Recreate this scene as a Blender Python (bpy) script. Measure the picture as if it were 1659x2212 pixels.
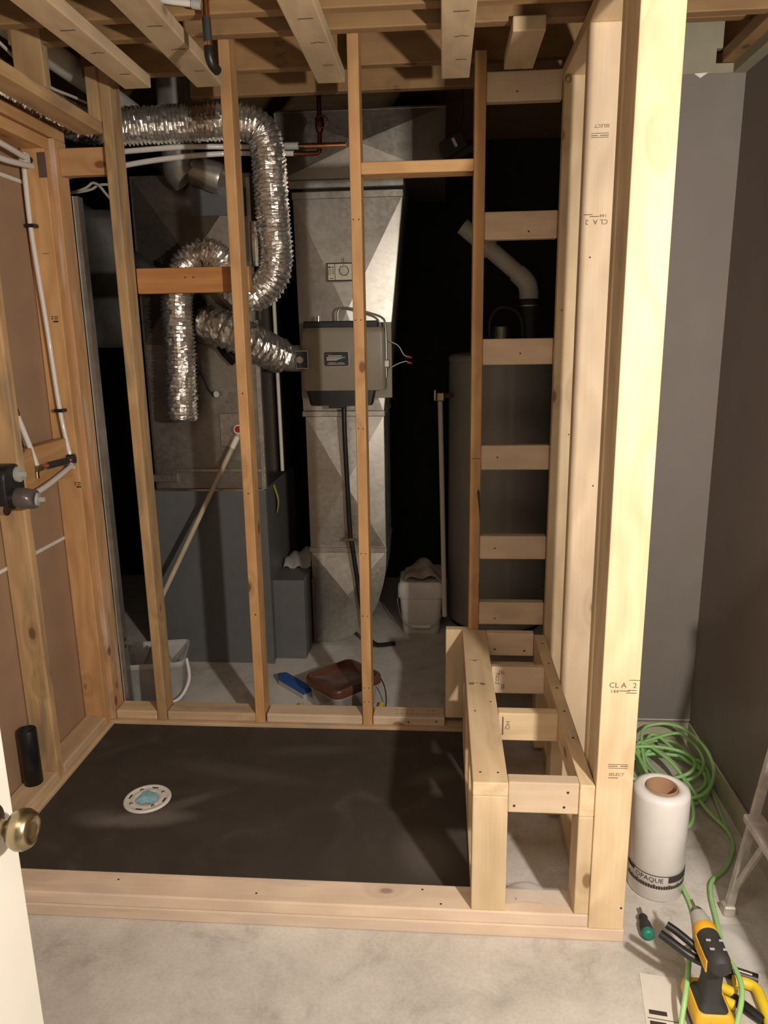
import bpy, bmesh, math, random
from math import sin, cos, pi, radians, sqrt, atan2
from mathutils import Vector, Matrix, noise

# ------------------------------------------------------------------ camera, light, exposure
for _o in list(bpy.data.objects): bpy.data.objects.remove(_o)
scene = bpy.context.scene
COL = scene.collection
random.seed(7)

F_PX, TILT, YAW, ROLL, CAM_H = 1610.5, 0.2331, 0.07968, -0.01572, 1.548
fw = Vector((-sin(YAW)*cos(TILT), cos(YAW)*cos(TILT), -sin(TILT)))
rt = Vector((cos(YAW), sin(YAW), 0)); up = rt.cross(fw)
r2 = rt*cos(ROLL) + up*sin(ROLL); u2 = -rt*sin(ROLL) + up*cos(ROLL)
cd = bpy.data.cameras.new('camera'); cam = bpy.data.objects.new('camera', cd); COL.objects.link(cam)
cd.sensor_fit = 'HORIZONTAL'; cd.sensor_width = 36.0; cd.lens = F_PX/1659*36; cd.clip_start = 0.02
mw = Matrix((r2, u2, -fw)).transposed().to_4x4(); mw.translation = (0, 0, CAM_H)
cam.matrix_world = mw
scene.camera = cam

scene.view_settings.view_transform = 'Standard'
scene.view_settings.look = 'None'
scene.view_settings.gamma = 1.0
scene.view_settings.use_curve_mapping = False
scene.view_settings.exposure = 0.0

w = bpy.data.worlds.new('world'); scene.world = w; w.use_nodes = True
w.node_tree.nodes['Background'].inputs[0].default_value = (0.9, 0.8, 0.7, 1)
w.node_tree.nodes['Background'].inputs[1].default_value = 0.004

def lamp(name, loc, power, size, color):
    l = bpy.data.lights.new(name, 'POINT'); l.energy = power; l.shadow_soft_size = size; l.color = color
    o = bpy.data.objects.new(name, l); COL.objects.link(o); o.location = loc
    return o
def panel(name, loc, power, sx, sy, color):
    l = bpy.data.lights.new(name, 'AREA'); l.shape = 'RECTANGLE'; l.size = sx; l.size_y = sy; l.energy = power; l.color = color
    o = bpy.data.objects.new(name, l); COL.objects.link(o); o.location = loc
    return o
lamp('work_lamp', (0.79, 0.27, 1.62), 158, 0.04, (1.0, 0.915, 0.80))
panel('fill_panel', (-0.15, 0.0, 2.33), 14, 1.2, 0.6, (1.0, 0.91, 0.80))  # unseen soft fill added overhead to brighten the floor and shadows

# ------------------------------------------------------------------ helpers
WM = {}
def link(o, parent, world):
    COL.objects.link(o)
    if parent is not None:
        o.parent = parent
        o.matrix_parent_inverse = WM[parent].inverted()
    o.matrix_basis = world
    WM[o] = world.copy()
    return o
def tag(o, label=None, cat=None, group=None, kind=None):
    if label: o['label'] = label
    if cat: o['category'] = cat
    if group: o['group'] = group
    if kind: o['kind'] = kind
    return o
def thing(name, loc, label=None, cat=None, group=None, kind=None):
    o = bpy.data.objects.new(name, None); o.empty_display_size = 0.05
    link(o, None, Matrix.Translation(loc))
    return tag(o, label, cat, group, kind)

class MB:
    def __init__(s): s.v = []; s.f = []; s.sm = []
    def add(s, vs, fs, smooth=False):
        b = len(s.v); s.v += [Vector(v) for v in vs]
        s.f += [tuple(b+i for i in f) for f in fs]; s.sm += [smooth]*len(fs)
        return s
    def box(s, x, y, z):
        x0, x1 = x; y0, y1 = y; z0, z1 = z
        return s.add([(x0,y0,z0),(x1,y0,z0),(x1,y1,z0),(x0,y1,z0),(x0,y0,z1),(x1,y0,z1),(x1,y1,z1),(x0,y1,z1)],
                     [(0,3,2,1),(4,5,6,7),(0,1,5,4),(1,2,6,5),(2,3,7,6),(3,0,4,7)])
    def bbox(s, x, y, z, b=0.004, seg=2):
        bm = bmesh.new(); bmesh.ops.create_cube(bm, size=1)
        for v in bm.verts:
            v.co = Vector(((x[0]+x[1])/2+v.co.x*(x[1]-x[0]), (y[0]+y[1])/2+v.co.y*(y[1]-y[0]), (z[0]+z[1])/2+v.co.z*(z[1]-z[0])))
        bmesh.ops.bevel(bm, geom=bm.edges[:], offset=b, segments=seg, profile=0.5, affect='EDGES')
        bm.verts.index_update()
        s.add([v.co.copy() for v in bm.verts], [[v.index for v in f.verts] for f in bm.faces]); bm.free()
        return s
    def tube(s, pts, r, seg=12, caps=True, smooth=True):
        pts = [Vector(p) for p in pts]; n = len(pts)
        rr = r if isinstance(r, (list, tuple)) else [r]*n
        tang = []
        for i in range(n):
            t = pts[min(i+1, n-1)] - pts[max(i-1, 0)]
            tang.append(t.normalized() if t.length > 1e-9 else Vector((0,0,1)))
        a = Vector((0,0,1)) if abs(tang[0].z) < 0.9 else Vector((1,0,0))
        nrm = (a - tang[0]*a.dot(tang[0])).normalized()
        vs = []
        for i in range(n):
            nrm = (nrm - tang[i]*nrm.dot(tang[i])).normalized(); bn = tang[i].cross(nrm)
            for k in range(seg):
                an = 2*pi*k/seg
                vs.append(pts[i] + (nrm*cos(an) + bn*sin(an))*rr[i])
        fs = [(i*seg+k, i*seg+(k+1)%seg, (i+1)*seg+(k+1)%seg, (i+1)*seg+k) for i in range(n-1) for k in range(seg)]
        s.add(vs, fs, smooth)
        if caps:
            s.add(vs[:seg], [tuple(reversed(range(seg)))]); s.add(vs[-seg:], [tuple(range(seg))])
        return s
    def lathe(s, prof, seg=32, c=(0,0,0), smooth=True):
        c = Vector(c); vs = []
        for r, z in prof:
            for k in range(seg): vs.append(c + Vector((r*cos(2*pi*k/seg), r*sin(2*pi*k/seg), z)))
        fs = [(i*seg+k, i*seg+(k+1)%seg, (i+1)*seg+(k+1)%seg, (i+1)*seg+k) for i in range(len(prof)-1) for k in range(seg)]
        s.add(vs, fs, smooth)
        return s
    def loft(s, rings, cap0=True, cap1=True, smooth=True):
        n = len(rings[0]); vs = [p for r in rings for p in r]
        fs = [(i*n+k, i*n+(k+1)%n, (i+1)*n+(k+1)%n, (i+1)*n+k) for i in range(len(rings)-1) for k in range(n)]
        s.add(vs, fs, smooth)
        if cap0: s.add(rings[0], [tuple(reversed(range(n)))])
        if cap1: s.add(rings[-1], [tuple(range(n))])
        return s
    def cyl(s, p0, p1, r, seg=20):
        return s.tube([p0, p1], r, seg)
    def xf(s, M):
        s.v = [M @ v for v in s.v]; return s
    def mesh(s, name):
        me = bpy.data.meshes.new(name); me.from_pydata([tuple(v) for v in s.v], [], s.f)
        me.polygons.foreach_set('use_smooth', s.sm); me.update()
        bm = bmesh.new(); bm.from_mesh(me); bmesh.ops.recalc_face_normals(bm, faces=bm.faces[:]); bm.to_mesh(me); bm.free()
        return me
    def build(s, name, mat, parent=None, world=None, center=True):
        if world is None:
            if center and s.v:
                c = Vector((sum(v.x for v in s.v)/len(s.v), sum(v.y for v in s.v)/len(s.v), sum(v.z for v in s.v)/len(s.v)))
                s.v = [v-c for v in s.v]; world = Matrix.Translation(c)
            else: world = Matrix.Identity(4)
        me = s.mesh(name); me.materials.append(mat)
        return link(bpy.data.objects.new(name, me), parent, world)

def rrect(cx, cy, z, hx, hy, r, n=6, rot=0.0):
    out = []
    for (sx, sy, a0) in ((1,1,0),(-1,1,90),(-1,-1,180),(1,-1,270)):
        for i in range(n+1):
            a = radians(a0 + 90*i/n)
            out.append(Vector((sx*(hx-r)+r*cos(a), sy*(hy-r)+r*sin(a), 0)))
    R = Matrix.Rotation(rot, 3, 'Z')
    return [R @ p + Vector((cx, cy, z)) for p in out]

def smooth_path(pts, n=10):
    pts = [Vector(p) for p in pts]; out = []
    for i in range(len(pts)-1):
        p0 = pts[max(i-1,0)]; p1 = pts[i]; p2 = pts[i+1]; p3 = pts[min(i+2, len(pts)-1)]
        for k in range(n):
            t = k/n
            out.append(0.5*((2*p1)+(p2-p0)*t+(2*p0-5*p1+4*p2-p3)*t*t+(3*p1-p0-3*p2+p3)*t**3))
    out.append(pts[-1]); return out

def board(parent, name, x, y, z, mat, tilt=None, bev=0.0035, label=None):
    """a piece of lumber, mesh-local X runs along its length"""
    d = [x[1]-x[0], y[1]-y[0], z[1]-z[0]]
    ax = sorted(range(3), key=lambda i: -d[i])
    e = [Vector((1,0,0)), Vector((0,1,0)), Vector((0,0,1))]
    X, Y = e[ax[0]], e[ax[1]]; Z = X.cross(Y)
    M = Matrix((X, Y, Z)).transposed().to_4x4()
    M.translation = ((x[0]+x[1])/2, (y[0]+y[1])/2, (z[0]+z[1])/2)
    if tilt: M = M @ tilt
    a, b, c = (d[ax[i]]/2 for i in range(3))
    m = MB().bbox((-a,a), (-b,b), (-c,c), bev, 2)
    o = m.build(name, mat, parent, world=M)
    if label: o['label'] = label
    return o

# ------------------------------------------------------------------ materials
def new_mat(name):
    m = bpy.data.materials.new(name); m.use_nodes = True
    nt = m.node_tree; b = nt.nodes['Principled BSDF']
    return m, nt, b
def N(nt, t, **k):
    n = nt.nodes.new(t)
    for a, v in k.items(): setattr(n, a, v)
    return n
def ramp(nt, stops):
    r = N(nt, 'ShaderNodeValToRGB'); cr = r.color_ramp
    while len(cr.elements) > 1: cr.elements.remove(cr.elements[-1])
    cr.elements[0].position = stops[0][0]; cr.elements[0].color = (*stops[0][1], 1)
    for p, c in stops[1:]:
        e = cr.elements.new(p); e.color = (*c, 1)
    return r
def mixc(nt, fac, a, b, mode='MIX'):
    m = N(nt, 'ShaderNodeMix', data_type='RGBA', blend_type=mode)
    for sock, v in ((0, fac), (6, a), (7, b)):
        if hasattr(v, 'links'): nt.links.new(v, m.inputs[sock])
        elif isinstance(v, (int, float)): m.inputs[sock].default_value = v
        else: m.inputs[sock].default_value = (*v, 1)
    return m.outputs[2]

def wood(name, light, dark, knot, rough=0.62, grain=1.0, stain=None, stain_amt=0.0, spec=0.35, gate=0.62):
    m, nt, b = new_mat(name); L = nt.links
    tc = N(nt, 'ShaderNodeTexCoord'); oi = N(nt, 'ShaderNodeObjectInfo')
    off = N(nt, 'ShaderNodeVectorMath', operation='SCALE'); off.inputs[0].default_value = (37, 51, 23); L.new(oi.outputs['Random'], off.inputs['Scale'])
    add = N(nt, 'ShaderNodeVectorMath', operation='ADD'); L.new(tc.outputs['Object'], add.inputs[0]); L.new(off.outputs[0], add.inputs[1])
    # knots
    mk = N(nt, 'ShaderNodeMapping'); mk.inputs['Scale'].default_value = (5.0, 9.0, 9.0); L.new(add.outputs[0], mk.inputs[0])
    vo = N(nt, 'ShaderNodeTexVoronoi'); vo.inputs['Scale'].default_value = 1.0; L.new(mk.outputs[0], vo.inputs['Vector'])
    kr = N(nt, 'ShaderNodeMapRange', interpolation_type='SMOOTHSTEP'); kr.inputs[1].default_value = 0.08; kr.inputs[2].default_value = 0.14; kr.inputs[3].default_value = 1; kr.inputs[4].default_value = 0
    L.new(vo.outputs['Distance'], kr.inputs[0])
    halo = N(nt, 'ShaderNodeMapRange', interpolation_type='SMOOTHSTEP'); halo.inputs[1].default_value = 0.05; halo.inputs[2].default_value = 0.45; halo.inputs[3].default_value = 1; halo.inputs[4].default_value = 0
    L.new(vo.outputs['Distance'], halo.inputs[0])
    sep = N(nt, 'ShaderNodeSeparateColor'); L.new(vo.outputs['Color'], sep.inputs[0])
    gn = N(nt, 'ShaderNodeMath', operation='GREATER_THAN'); gn.inputs[1].default_value = gate; L.new(sep.outputs[0], gn.inputs[0])
    kf = N(nt, 'ShaderNodeMath', operation='MULTIPLY'); L.new(kr.outputs[0], kf.inputs[0]); L.new(gn.outputs[0], kf.inputs[1])
    hf = N(nt, 'ShaderNodeMath', operation='MULTIPLY'); L.new(halo.outputs[0], hf.inputs[0]); L.new(gn.outputs[0], hf.inputs[1])
    # growth rings, bent round the knots
    mg = N(nt, 'ShaderNodeMapping'); mg.inputs['Scale'].default_value = (0.55, 1, 1); L.new(add.outputs[0], mg.inputs[0])
    n1 = N(nt, 'ShaderNodeTexNoise'); n1.inputs['Scale'].default_value = 4.0; n1.inputs['Detail'].default_value = 2; L.new(mg.outputs[0], n1.inputs['Vector'])
    ms = N(nt, 'ShaderNodeMapping'); ms.inputs['Scale'].default_value = (0.35, 9, 6); L.new(add.outputs[0], ms.inputs[0])
    sx = N(nt, 'ShaderNodeSeparateXYZ'); L.new(ms.outputs[0], sx.inputs[0])
    s1 = N(nt, 'ShaderNodeMath', operation='MULTIPLY_ADD'); L.new(n1.outputs['Fac'], s1.inputs[0]); s1.inputs[1].default_value = 3.2; L.new(sx.outputs['Y'], s1.inputs[2])
    s2 = N(nt, 'ShaderNodeMath', operation='ADD'); L.new(s1.outputs[0], s2.inputs[0]); L.new(sx.outputs['Z'], s2.inputs[1])
    s3 = N(nt, 'ShaderNodeMath', operation='MULTIPLY_ADD'); L.new(hf.outputs[0], s3.inputs[0]); s3.inputs[1].default_value = 0.9; L.new(s2.outputs[0], s3.inputs[2])
    s4 = N(nt, 'ShaderNodeMath', operation='MULTIPLY'); L.new(s3.outputs[0], s4.inputs[0]); s4.inputs[1].default_value = 9.0
    s5 = N(nt, 'ShaderNodeMath', operation='SINE'); L.new(s4.outputs[0], s5.inputs[0])
    rg = N(nt, 'ShaderNodeMapRange'); rg.inputs[1].default_value = -1; rg.inputs[2].default_value = 1; L.new(s5.outputs[0], rg.inputs[0])
    # fibre streaks
    mf = N(nt, 'ShaderNodeMapping'); mf.inputs['Scale'].default_value = (4, 130, 130); L.new(add.outputs[0], mf.inputs[0])
    n2 = N(nt, 'ShaderNodeTexNoise'); n2.inputs['Scale'].default_value = 1.0; n2.inputs['Detail'].default_value = 3; L.new(mf.outputs[0], n2.inputs['Vector'])
    fb = N(nt, 'ShaderNodeMath', operation='MULTIPLY_ADD'); L.new(rg.outputs[0], fb.inputs[0]); fb.inputs[1].default_value = 0.40*grain; 
    fb2 = N(nt, 'ShaderNodeMath', operation='MULTIPLY'); L.new(n2.outputs['Fac'], fb2.inputs[0]); fb2.inputs[1].default_value = 0.75; L.new(fb2.outputs[0], fb.inputs[2])
    col = mixc(nt, fb.outputs[0], light, dark)
    # blotches
    n3 = N(nt, 'ShaderNodeTexNoise'); n3.inputs['Scale'].default_value = 6; n3.inputs['Detail'].default_value = 4; L.new(mg.outputs[0], n3.inputs['Vector'])
    bl = N(nt, 'ShaderNodeMapRange'); bl.inputs[1].default_value = 0.35; bl.inputs[2].default_value = 0.7; bl.inputs[3].default_value = 0.86; bl.inputs[4].default_value = 1.1; L.new(n3.outputs['Fac'], bl.inputs[0])
    cb = N(nt, 'ShaderNodeCombineColor'); 
    for i in range(3): L.new(bl.outputs[0], cb.inputs[i])
    col = mixc(nt, 1.0, col, cb.outputs[0], 'MULTIPLY')
    if stain:
        mst = N(nt, 'ShaderNodeMapping'); mst.inputs['Scale'].default_value = (2.2, 14, 14); L.new(add.outputs[0], mst.inputs[0])
        n4 = N(nt, 'ShaderNodeTexNoise'); n4.inputs['Scale'].default_value = 1.6; n4.inputs['Detail'].default_value = 6; L.new(mst.outputs[0], n4.inputs['Vector'])
        sr = N(nt, 'ShaderNodeMapRange', interpolation_type='SMOOTHSTEP'); sr.inputs[1].default_value = 0.5; sr.inputs[2].default_value = 0.68; sr.inputs[3].default_value = 0; sr.inputs[4].default_value = stain_amt; L.new(n4.outputs['Fac'], sr.inputs[0])
        col = mixc(nt, sr.outputs[0], col, stain)
    hk = N(nt, 'ShaderNodeMath', operation='MULTIPLY'); L.new(hf.outputs[0], hk.inputs[0]); hk.inputs[1].default_value = 0.22
    col = mixc(nt, hk.outputs[0], col, knot)
    kk = N(nt, 'ShaderNodeMath', operation='MULTIPLY'); L.new(kf.outputs[0], kk.inputs[0]); kk.inputs[1].default_value = 0.85
    col = mixc(nt, kk.outputs[0], col, knot)
    hv = N(nt, 'ShaderNodeHueSaturation'); L.new(col, hv.inputs['Color'])
    vr = N(nt, 'ShaderNodeMapRange'); vr.inputs[3].default_value = 0.92; vr.inputs[4].default_value = 1.08; L.new(oi.outputs['Random'], vr.inputs[0]); L.new(vr.outputs[0], hv.inputs['Value'])
    L.new(hv.outputs[0], b.inputs['Base Color'])
    b.inputs['Roughness'].default_value = rough; b.inputs['Specular IOR Level'].default_value = spec
    bp = N(nt, 'ShaderNodeBump'); bp.inputs['Strength'].default_value = 0.12; bp.inputs['Distance'].default_value = 0.002
    L.new(n2.outputs['Fac'], bp.inputs['Height']); L.new(bp.outputs[0], b.inputs['Normal'])
    return m

def plain(name, col, rough=0.5, metal=0.0, var=0.0, vscale=20.0, spec=0.5, trans=0.0, alpha=1.0, bump=0.0, bscale=80.0, coat=0.0):
    m, nt, b = new_mat(name); L = nt.links
    tc = N(nt, 'ShaderNodeTexCoord')
    n = N(nt, 'ShaderNodeTexNoise'); n.inputs['Scale'].default_value = vscale; n.inputs['Detail'].default_value = 5; L.new(tc.outputs['Object'], n.inputs['Vector'])
    lo = tuple(max(0, c*(1-var)) for c in col); hi = tuple(min(1, c*(1+var)) for c in col)
    r = ramp(nt, [(0.3, lo), (0.7, hi)]); L.new(n.outputs['Fac'], r.inputs[0]); L.new(r.outputs[0], b.inputs['Base Color'])
    b.inputs['Roughness'].default_value = rough; b.inputs['Metallic'].default_value = metal
    b.inputs['Specular IOR Level'].default_value = spec
    if trans: b.inputs['Transmission Weight'].default_value = trans
    if alpha < 1: b.inputs['Alpha'].default_value = alpha
    if coat: b.inputs['Coat Weight'].default_value = coat
    if bump:
        n2 = N(nt, 'ShaderNodeTexNoise'); n2.inputs['Scale'].default_value = bscale; n2.inputs['Detail'].default_value = 4; L.new(tc.outputs['Object'], n2.inputs['Vector'])
        bp = N(nt, 'ShaderNodeBump'); bp.inputs['Strength'].default_value = bump; bp.inputs['Distance'].default_value = 0.003; L.new(n2.outputs['Fac'], bp.inputs['Height']); L.new(bp.outputs[0], b.inputs['Normal'])
    return m

def galvanised(name, base, rough):
    m, nt, b = new_mat(name); L = nt.links
    tc = N(nt, 'ShaderNodeTexCoord')
    vo = N(nt, 'ShaderNodeTexVoronoi'); vo.inputs['Scale'].default_value = 70; L.new(tc.outputs['Object'], vo.inputs['Vector'])
    n = N(nt, 'ShaderNodeTexNoise'); n.inputs['Scale'].default_value = 5; n.inputs['Detail'].default_value = 5; L.new(tc.outputs['Object'], n.inputs['Vector'])
    sp = N(nt, 'ShaderNodeSeparateColor'); L.new(vo.outputs['Color'], sp.inputs[0])
    ma = N(nt, 'ShaderNodeMath', operation='MULTIPLY_ADD'); L.new(sp.outputs[0], ma.inputs[0]); ma.inputs[1].default_value = 0.25; L.new(n.outputs['Fac'], ma.inputs[2])
    r = ramp(nt, [(0.3, tuple(c*0.82 for c in base)), (0.9, tuple(min(1, c*1.12) for c in base))]); L.new(ma.outputs[0], r.inputs[0]); L.new(r.outputs[0], b.inputs['Base Color'])
    rr = N(nt, 'ShaderNodeMapRange'); rr.inputs[1].default_value = 0.2; rr.inputs[2].default_value = 0.9; rr.inputs[3].default_value = rough-0.08; rr.inputs[4].default_value = rough+0.1; L.new(ma.outputs[0], rr.inputs[0]); L.new(rr.outputs[0], b.inputs['Roughness'])
    b.inputs['Metallic'].default_value = 0.85
    return m

def concrete(name):
    m, nt, b = new_mat(name); L = nt.links
    tc = N(nt, 'ShaderNodeTexCoord')
    n1 = N(nt, 'ShaderNodeTexNoise'); n1.inputs['Scale'].default_value = 1.7; n1.inputs['Detail'].default_value = 8; n1.inputs['Roughness'].default_value = 0.62; L.new(tc.outputs['Object'], n1.inputs['Vector'])
    n2 = N(nt, 'ShaderNodeTexNoise'); n2.inputs['Scale'].default_value = 9; n2.inputs['Detail'].default_value = 8; n2.inputs['Roughness'].default_value = 0.7; n2.inputs['Distortion'].default_value = 0.6; L.new(tc.outputs['Object'], n2.inputs['Vector'])
    n3 = N(nt, 'ShaderNodeTexNoise'); n3.inputs['Scale'].default_value = 120; n3.inputs['Detail'].default_value = 3; L.new(tc.outputs['Object'], n3.inputs['Vector'])
    r = ramp(nt, [(0.30, (0.46,0.43,0.395)), (0.5, (0.62,0.585,0.54)), (0.72, (0.72,0.69,0.645))]); L.new(n1.outputs['Fac'], r.inputs[0])
    r2_ = ramp(nt, [(0.30, (0.60,0.59,0.58)), (0.44, (0.88,0.88,0.88)), (0.58, (1,1,1)), (0.70, (1.0,1.0,1.0)), (0.74,(1.18,1.18,1.17))]); L.new(n2.outputs['Fac'], r2_.inputs[0])
    c = mixc(nt, 0.75, r.outputs[0], r2_.outputs[0], 'MULTIPLY')
    r3 = ramp(nt, [(0.25, (0.86,0.86,0.86)), (0.6, (1,1,1))]); L.new(n3.outputs['Fac'], r3.inputs[0])
    c = mixc(nt, 0.8, c, r3.outputs[0], 'MULTIPLY')
    L.new(c, b.inputs['Base Color']); b.inputs['Roughness'].default_value = 0.78; b.inputs['Specular IOR Level'].default_value = 0.3
    bp = N(nt, 'ShaderNodeBump'); bp.inputs['Strength'].default_value = 0.10; bp.inputs['Distance'].default_value = 0.003; L.new(n2.outputs['Fac'], bp.inputs['Height']); L.new(bp.outputs[0], b.inputs['Normal'])
    return m

def pan_mat():
    m, nt, b = new_mat('pan_membrane'); L = nt.links
    tc = N(nt, 'ShaderNodeTexCoord')
    n1 = N(nt, 'ShaderNodeTexNoise'); n1.inputs['Scale'].default_value = 5; n1.inputs['Detail'].default_value = 7; n1.inputs['Distortion'].default_value = 1.2; L.new(tc.outputs['Object'], n1.inputs['Vector'])
    r = ramp(nt, [(0.35, (0.056,0.046,0.038)), (0.6, (0.068,0.056,0.047)), (0.8, (0.10,0.086,0.074))]); L.new(n1.outputs['Fac'], r.inputs[0])
    # a wiped arc of thinset dust round the drain and smears towards the bench
    def blob(cx, cy, rx, ry, lo, hi, rot=0.0):
        mp = N(nt, 'ShaderNodeMapping'); mp.vector_type = 'TEXTURE'; mp.inputs['Location'].default_value = (cx, cy, 0); mp.inputs['Scale'].default_value = (rx, ry, 1); mp.inputs['Rotation'].default_value = (0,0,rot)
        L.new(tc.outputs['Object'], mp.inputs[0])
        sx = N(nt, 'ShaderNodeSeparateXYZ'); L.new(mp.outputs[0], sx.inputs[0])
        cbn = N(nt, 'ShaderNodeCombineXYZ'); L.new(sx.outputs[0], cbn.inputs[0]); L.new(sx.outputs[1], cbn.inputs[1])
        ln = N(nt, 'ShaderNodeVectorMath', operation='LENGTH'); L.new(cbn.outputs[0], ln.inputs[0])
        ad = N(nt, 'ShaderNodeMath', operation='MULTIPLY_ADD'); L.new(n1.outputs['Fac'], ad.inputs[0]); ad.inputs[1].default_value = 1.0; L.new(ln.outputs['Value'], ad.inputs[2])
        mr = N(nt, 'ShaderNodeMapRange', interpolation_type='SMOOTHSTEP'); mr.inputs[1].default_value = lo; mr.inputs[2].default_value = hi; mr.inputs[3].default_value = 1; mr.inputs[4].default_value = 0; L.new(ad.outputs[0], mr.inputs[0])
        return mr.outputs[0]
    f = blob(0.0, 0.0, 0.16, 0.13, 0.9, 1.7)
    col = r.outputs[0]
    pc = (-0.623, 2.21)
    for (cx, cy, rx, ry, amt, rot) in ((-0.97, 2.065, 0.17, 0.045, 0.42, 0.15), (-1.12, 2.07, 0.10, 0.05, 0.22, 0.0), (-0.86, 2.16, 0.13, 0.03, 0.22, 0.6), (-0.05, 1.95, 0.10, 0.13, 0.20, 0.3), (-0.02, 2.35, 0.12, 0.05, 0.14, 0.4), (-0.75, 2.35, 0.3, 0.05, 0.10, -0.2), (-0.5, 2.5, 0.2, 0.04, 0.10, 0.1)):
        f = blob(cx-pc[0], cy-pc[1], rx, ry, 0.75, 1.75, rot)
        fm = N(nt, 'ShaderNodeMath', operation='MULTIPLY'); L.new(f, fm.inputs[0]); fm.inputs[1].default_value = amt
        col = mixc(nt, fm.outputs[0], col, (0.30,0.27,0.24))
    L.new(col, b.inputs['Base Color']); b.inputs['Roughness'].default_value = 0.8; b.inputs['Specular IOR Level'].default_value = 0.12
    return m

M = {}
M['pine'] = wood('new_pine', (0.78,0.61,0.40), (0.62,0.455,0.27), (0.20,0.11,0.05), gate=0.4)
M['pine_pale'] = wood('new_pine_pale', (0.78,0.62,0.45), (0.66,0.50,0.345), (0.24,0.14,0.08), grain=0.8, gate=0.6)
M['pine_clear'] = wood('clear_pine', (0.78,0.62,0.45), (0.64,0.48,0.325), (0.24,0.14,0.08), grain=1.0, gate=0.9)
M['curb'] = wood('curb_lumber', (0.80,0.64,0.49), (0.68,0.52,0.39), (0.32,0.21,0.16), stain=(0.62,0.50,0.42), stain_amt=0.6)
M['fir'] = wood('aged_fir', (0.70,0.42,0.20), (0.53,0.285,0.12), (0.16,0.06,0.02), grain=1.1, gate=0.42)
M['fir_red'] = wood('red_fir', (0.52,0.25,0.09), (0.38,0.16,0.055), (0.12,0.04,0.015), grain=1.1, gate=0.42)
M['fir_weather'] = wood('weathered_fir', (0.62,0.42,0.22), (0.44,0.27,0.13), (0.14,0.065,0.03), stain=(0.27,0.20,0.13), stain_amt=0.75, rough=0.8, gate=0.42)
M['fir_dusty'] = wood('dusty_fir', (0.66,0.40,0.21), (0.52,0.28,0.13), (0.16,0.07,0.03), stain=(0.66,0.53,0.43), stain_amt=0.7, rough=0.85, gate=0.42)
M['plate'] = wood('dusty_plate', (0.72,0.53,0.33), (0.56,0.39,0.23), (0.22,0.12,0.06), stain=(0.42,0.34,0.27), stain_amt=0.8, rough=0.85)
M['joist'] = wood('joist_lumber', (0.35,0.215,0.10), (0.27,0.155,0.07), (0.11,0.05,0.02))
M['strip'] = wood('furring_lumber', (0.66,0.51,0.33), (0.54,0.40,0.25), (0.25,0.16,0.09), stain=(0.48,0.38,0.27), stain_amt=0.6)
M['subfloor'] = wood('subfloor_board', (0.30,0.19,0.10), (0.22,0.13,0.07), (0.1,0.05,0.03))
M['concrete'] = concrete('concrete_floor')
M['pan'] = pan_mat()
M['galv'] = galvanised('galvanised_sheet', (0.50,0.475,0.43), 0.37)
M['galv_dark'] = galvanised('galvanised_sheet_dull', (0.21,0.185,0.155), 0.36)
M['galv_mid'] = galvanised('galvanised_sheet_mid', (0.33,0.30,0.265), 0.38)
M['galv_pipe'] = plain('galvanised_pipe', (0.50,0.47,0.43), rough=0.33, metal=0.75, var=0.1)
M['foil'] = plain('foil', (0.90,0.87,0.83), rough=0.24, metal=0.93, var=0.06, bump=0.5, bscale=50)
M['foil_tape'] = plain('foil_tape', (0.55,0.52,0.48), rough=0.3, metal=0.9, var=0.15, vscale=40, bump=0.5)
M['furnace'] = plain('furnace_enamel', (0.125,0.128,0.130), rough=0.45, var=0.06)
M['grey_wall'] = plain('grey_wall_paint', (0.190,0.166,0.150), rough=0.75, var=0.05, vscale=6, bump=0.05)
M['beige_wall'] = plain('beige_wall_paint', (0.27,0.25,0.18), rough=0.75, var=0.06)
M['baseboard'] = plain('unpainted_baseboard', (0.44,0.42,0.32), rough=0.7, var=0.06)
M['room_wall'] = plain('room_wall_paint', (0.26,0.23,0.20), rough=0.85, var=0.04)
M['dark_wall'] = plain('unlit_wall_black', (0.012,0.012,0.013), rough=0.9, var=0.2)  # near-black stands in for the utility room's darkness, shade put into the colour
M['sheath'] = plain('brown_sheathing', (0.36,0.23,0.145), rough=0.8, var=0.08, vscale=8)
M['white_paint'] = plain('door_paint', (0.66,0.63,0.57), rough=0.45, var=0.02)
M['brass'] = plain('antique_brass', (0.30,0.25,0.155), rough=0.3, metal=1.0, var=0.25, vscale=25)
M['copper'] = plain('copper', (0.78,0.36,0.19), rough=0.3, metal=1.0, var=0.15)
M['copper_old'] = plain('old_copper', (0.25,0.10,0.055), rough=0.4, metal=1.0, var=0.3)
M['chrome'] = plain('bright_steel', (0.75,0.73,0.70), rough=0.2, metal=1.0, var=0.03)
M['steel'] = plain('zinc_steel', (0.42,0.42,0.40), rough=0.4, metal=0.9, var=0.15)
M['brownsteel'] = plain('nail_plate_steel', (0.20,0.14,0.12), rough=0.5, metal=0.6, var=0.15)
M['pex'] = plain('translucent_pex', (0.74,0.70,0.66), rough=0.35, var=0.03, coat=0.2)
M['pvc'] = plain('white_pvc', (0.70,0.66,0.58), rough=0.5, var=0.04)
M['black'] = plain('black_plastic', (0.012,0.012,0.012), rough=0.4, var=0.2)
M['black_rubber'] = plain('black_rubber', (0.03,0.03,0.03), rough=0.65, var=0.2)
M['dark_navy'] = plain('black_drain_pipe', (0.010,0.011,0.015), rough=0.35, var=0.2)
M['grey_plastic'] = plain('grey_plastic', (0.42,0.42,0.40), rough=0.5, var=0.05)
M['smoke_plastic'] = plain('smoked_plastic', (0.10,0.085,0.075), rough=0.25, var=0.1)
M['white_plastic'] = plain('white_plastic', (0.76,0.73,0.70), rough=0.45, var=0.04)
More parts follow.
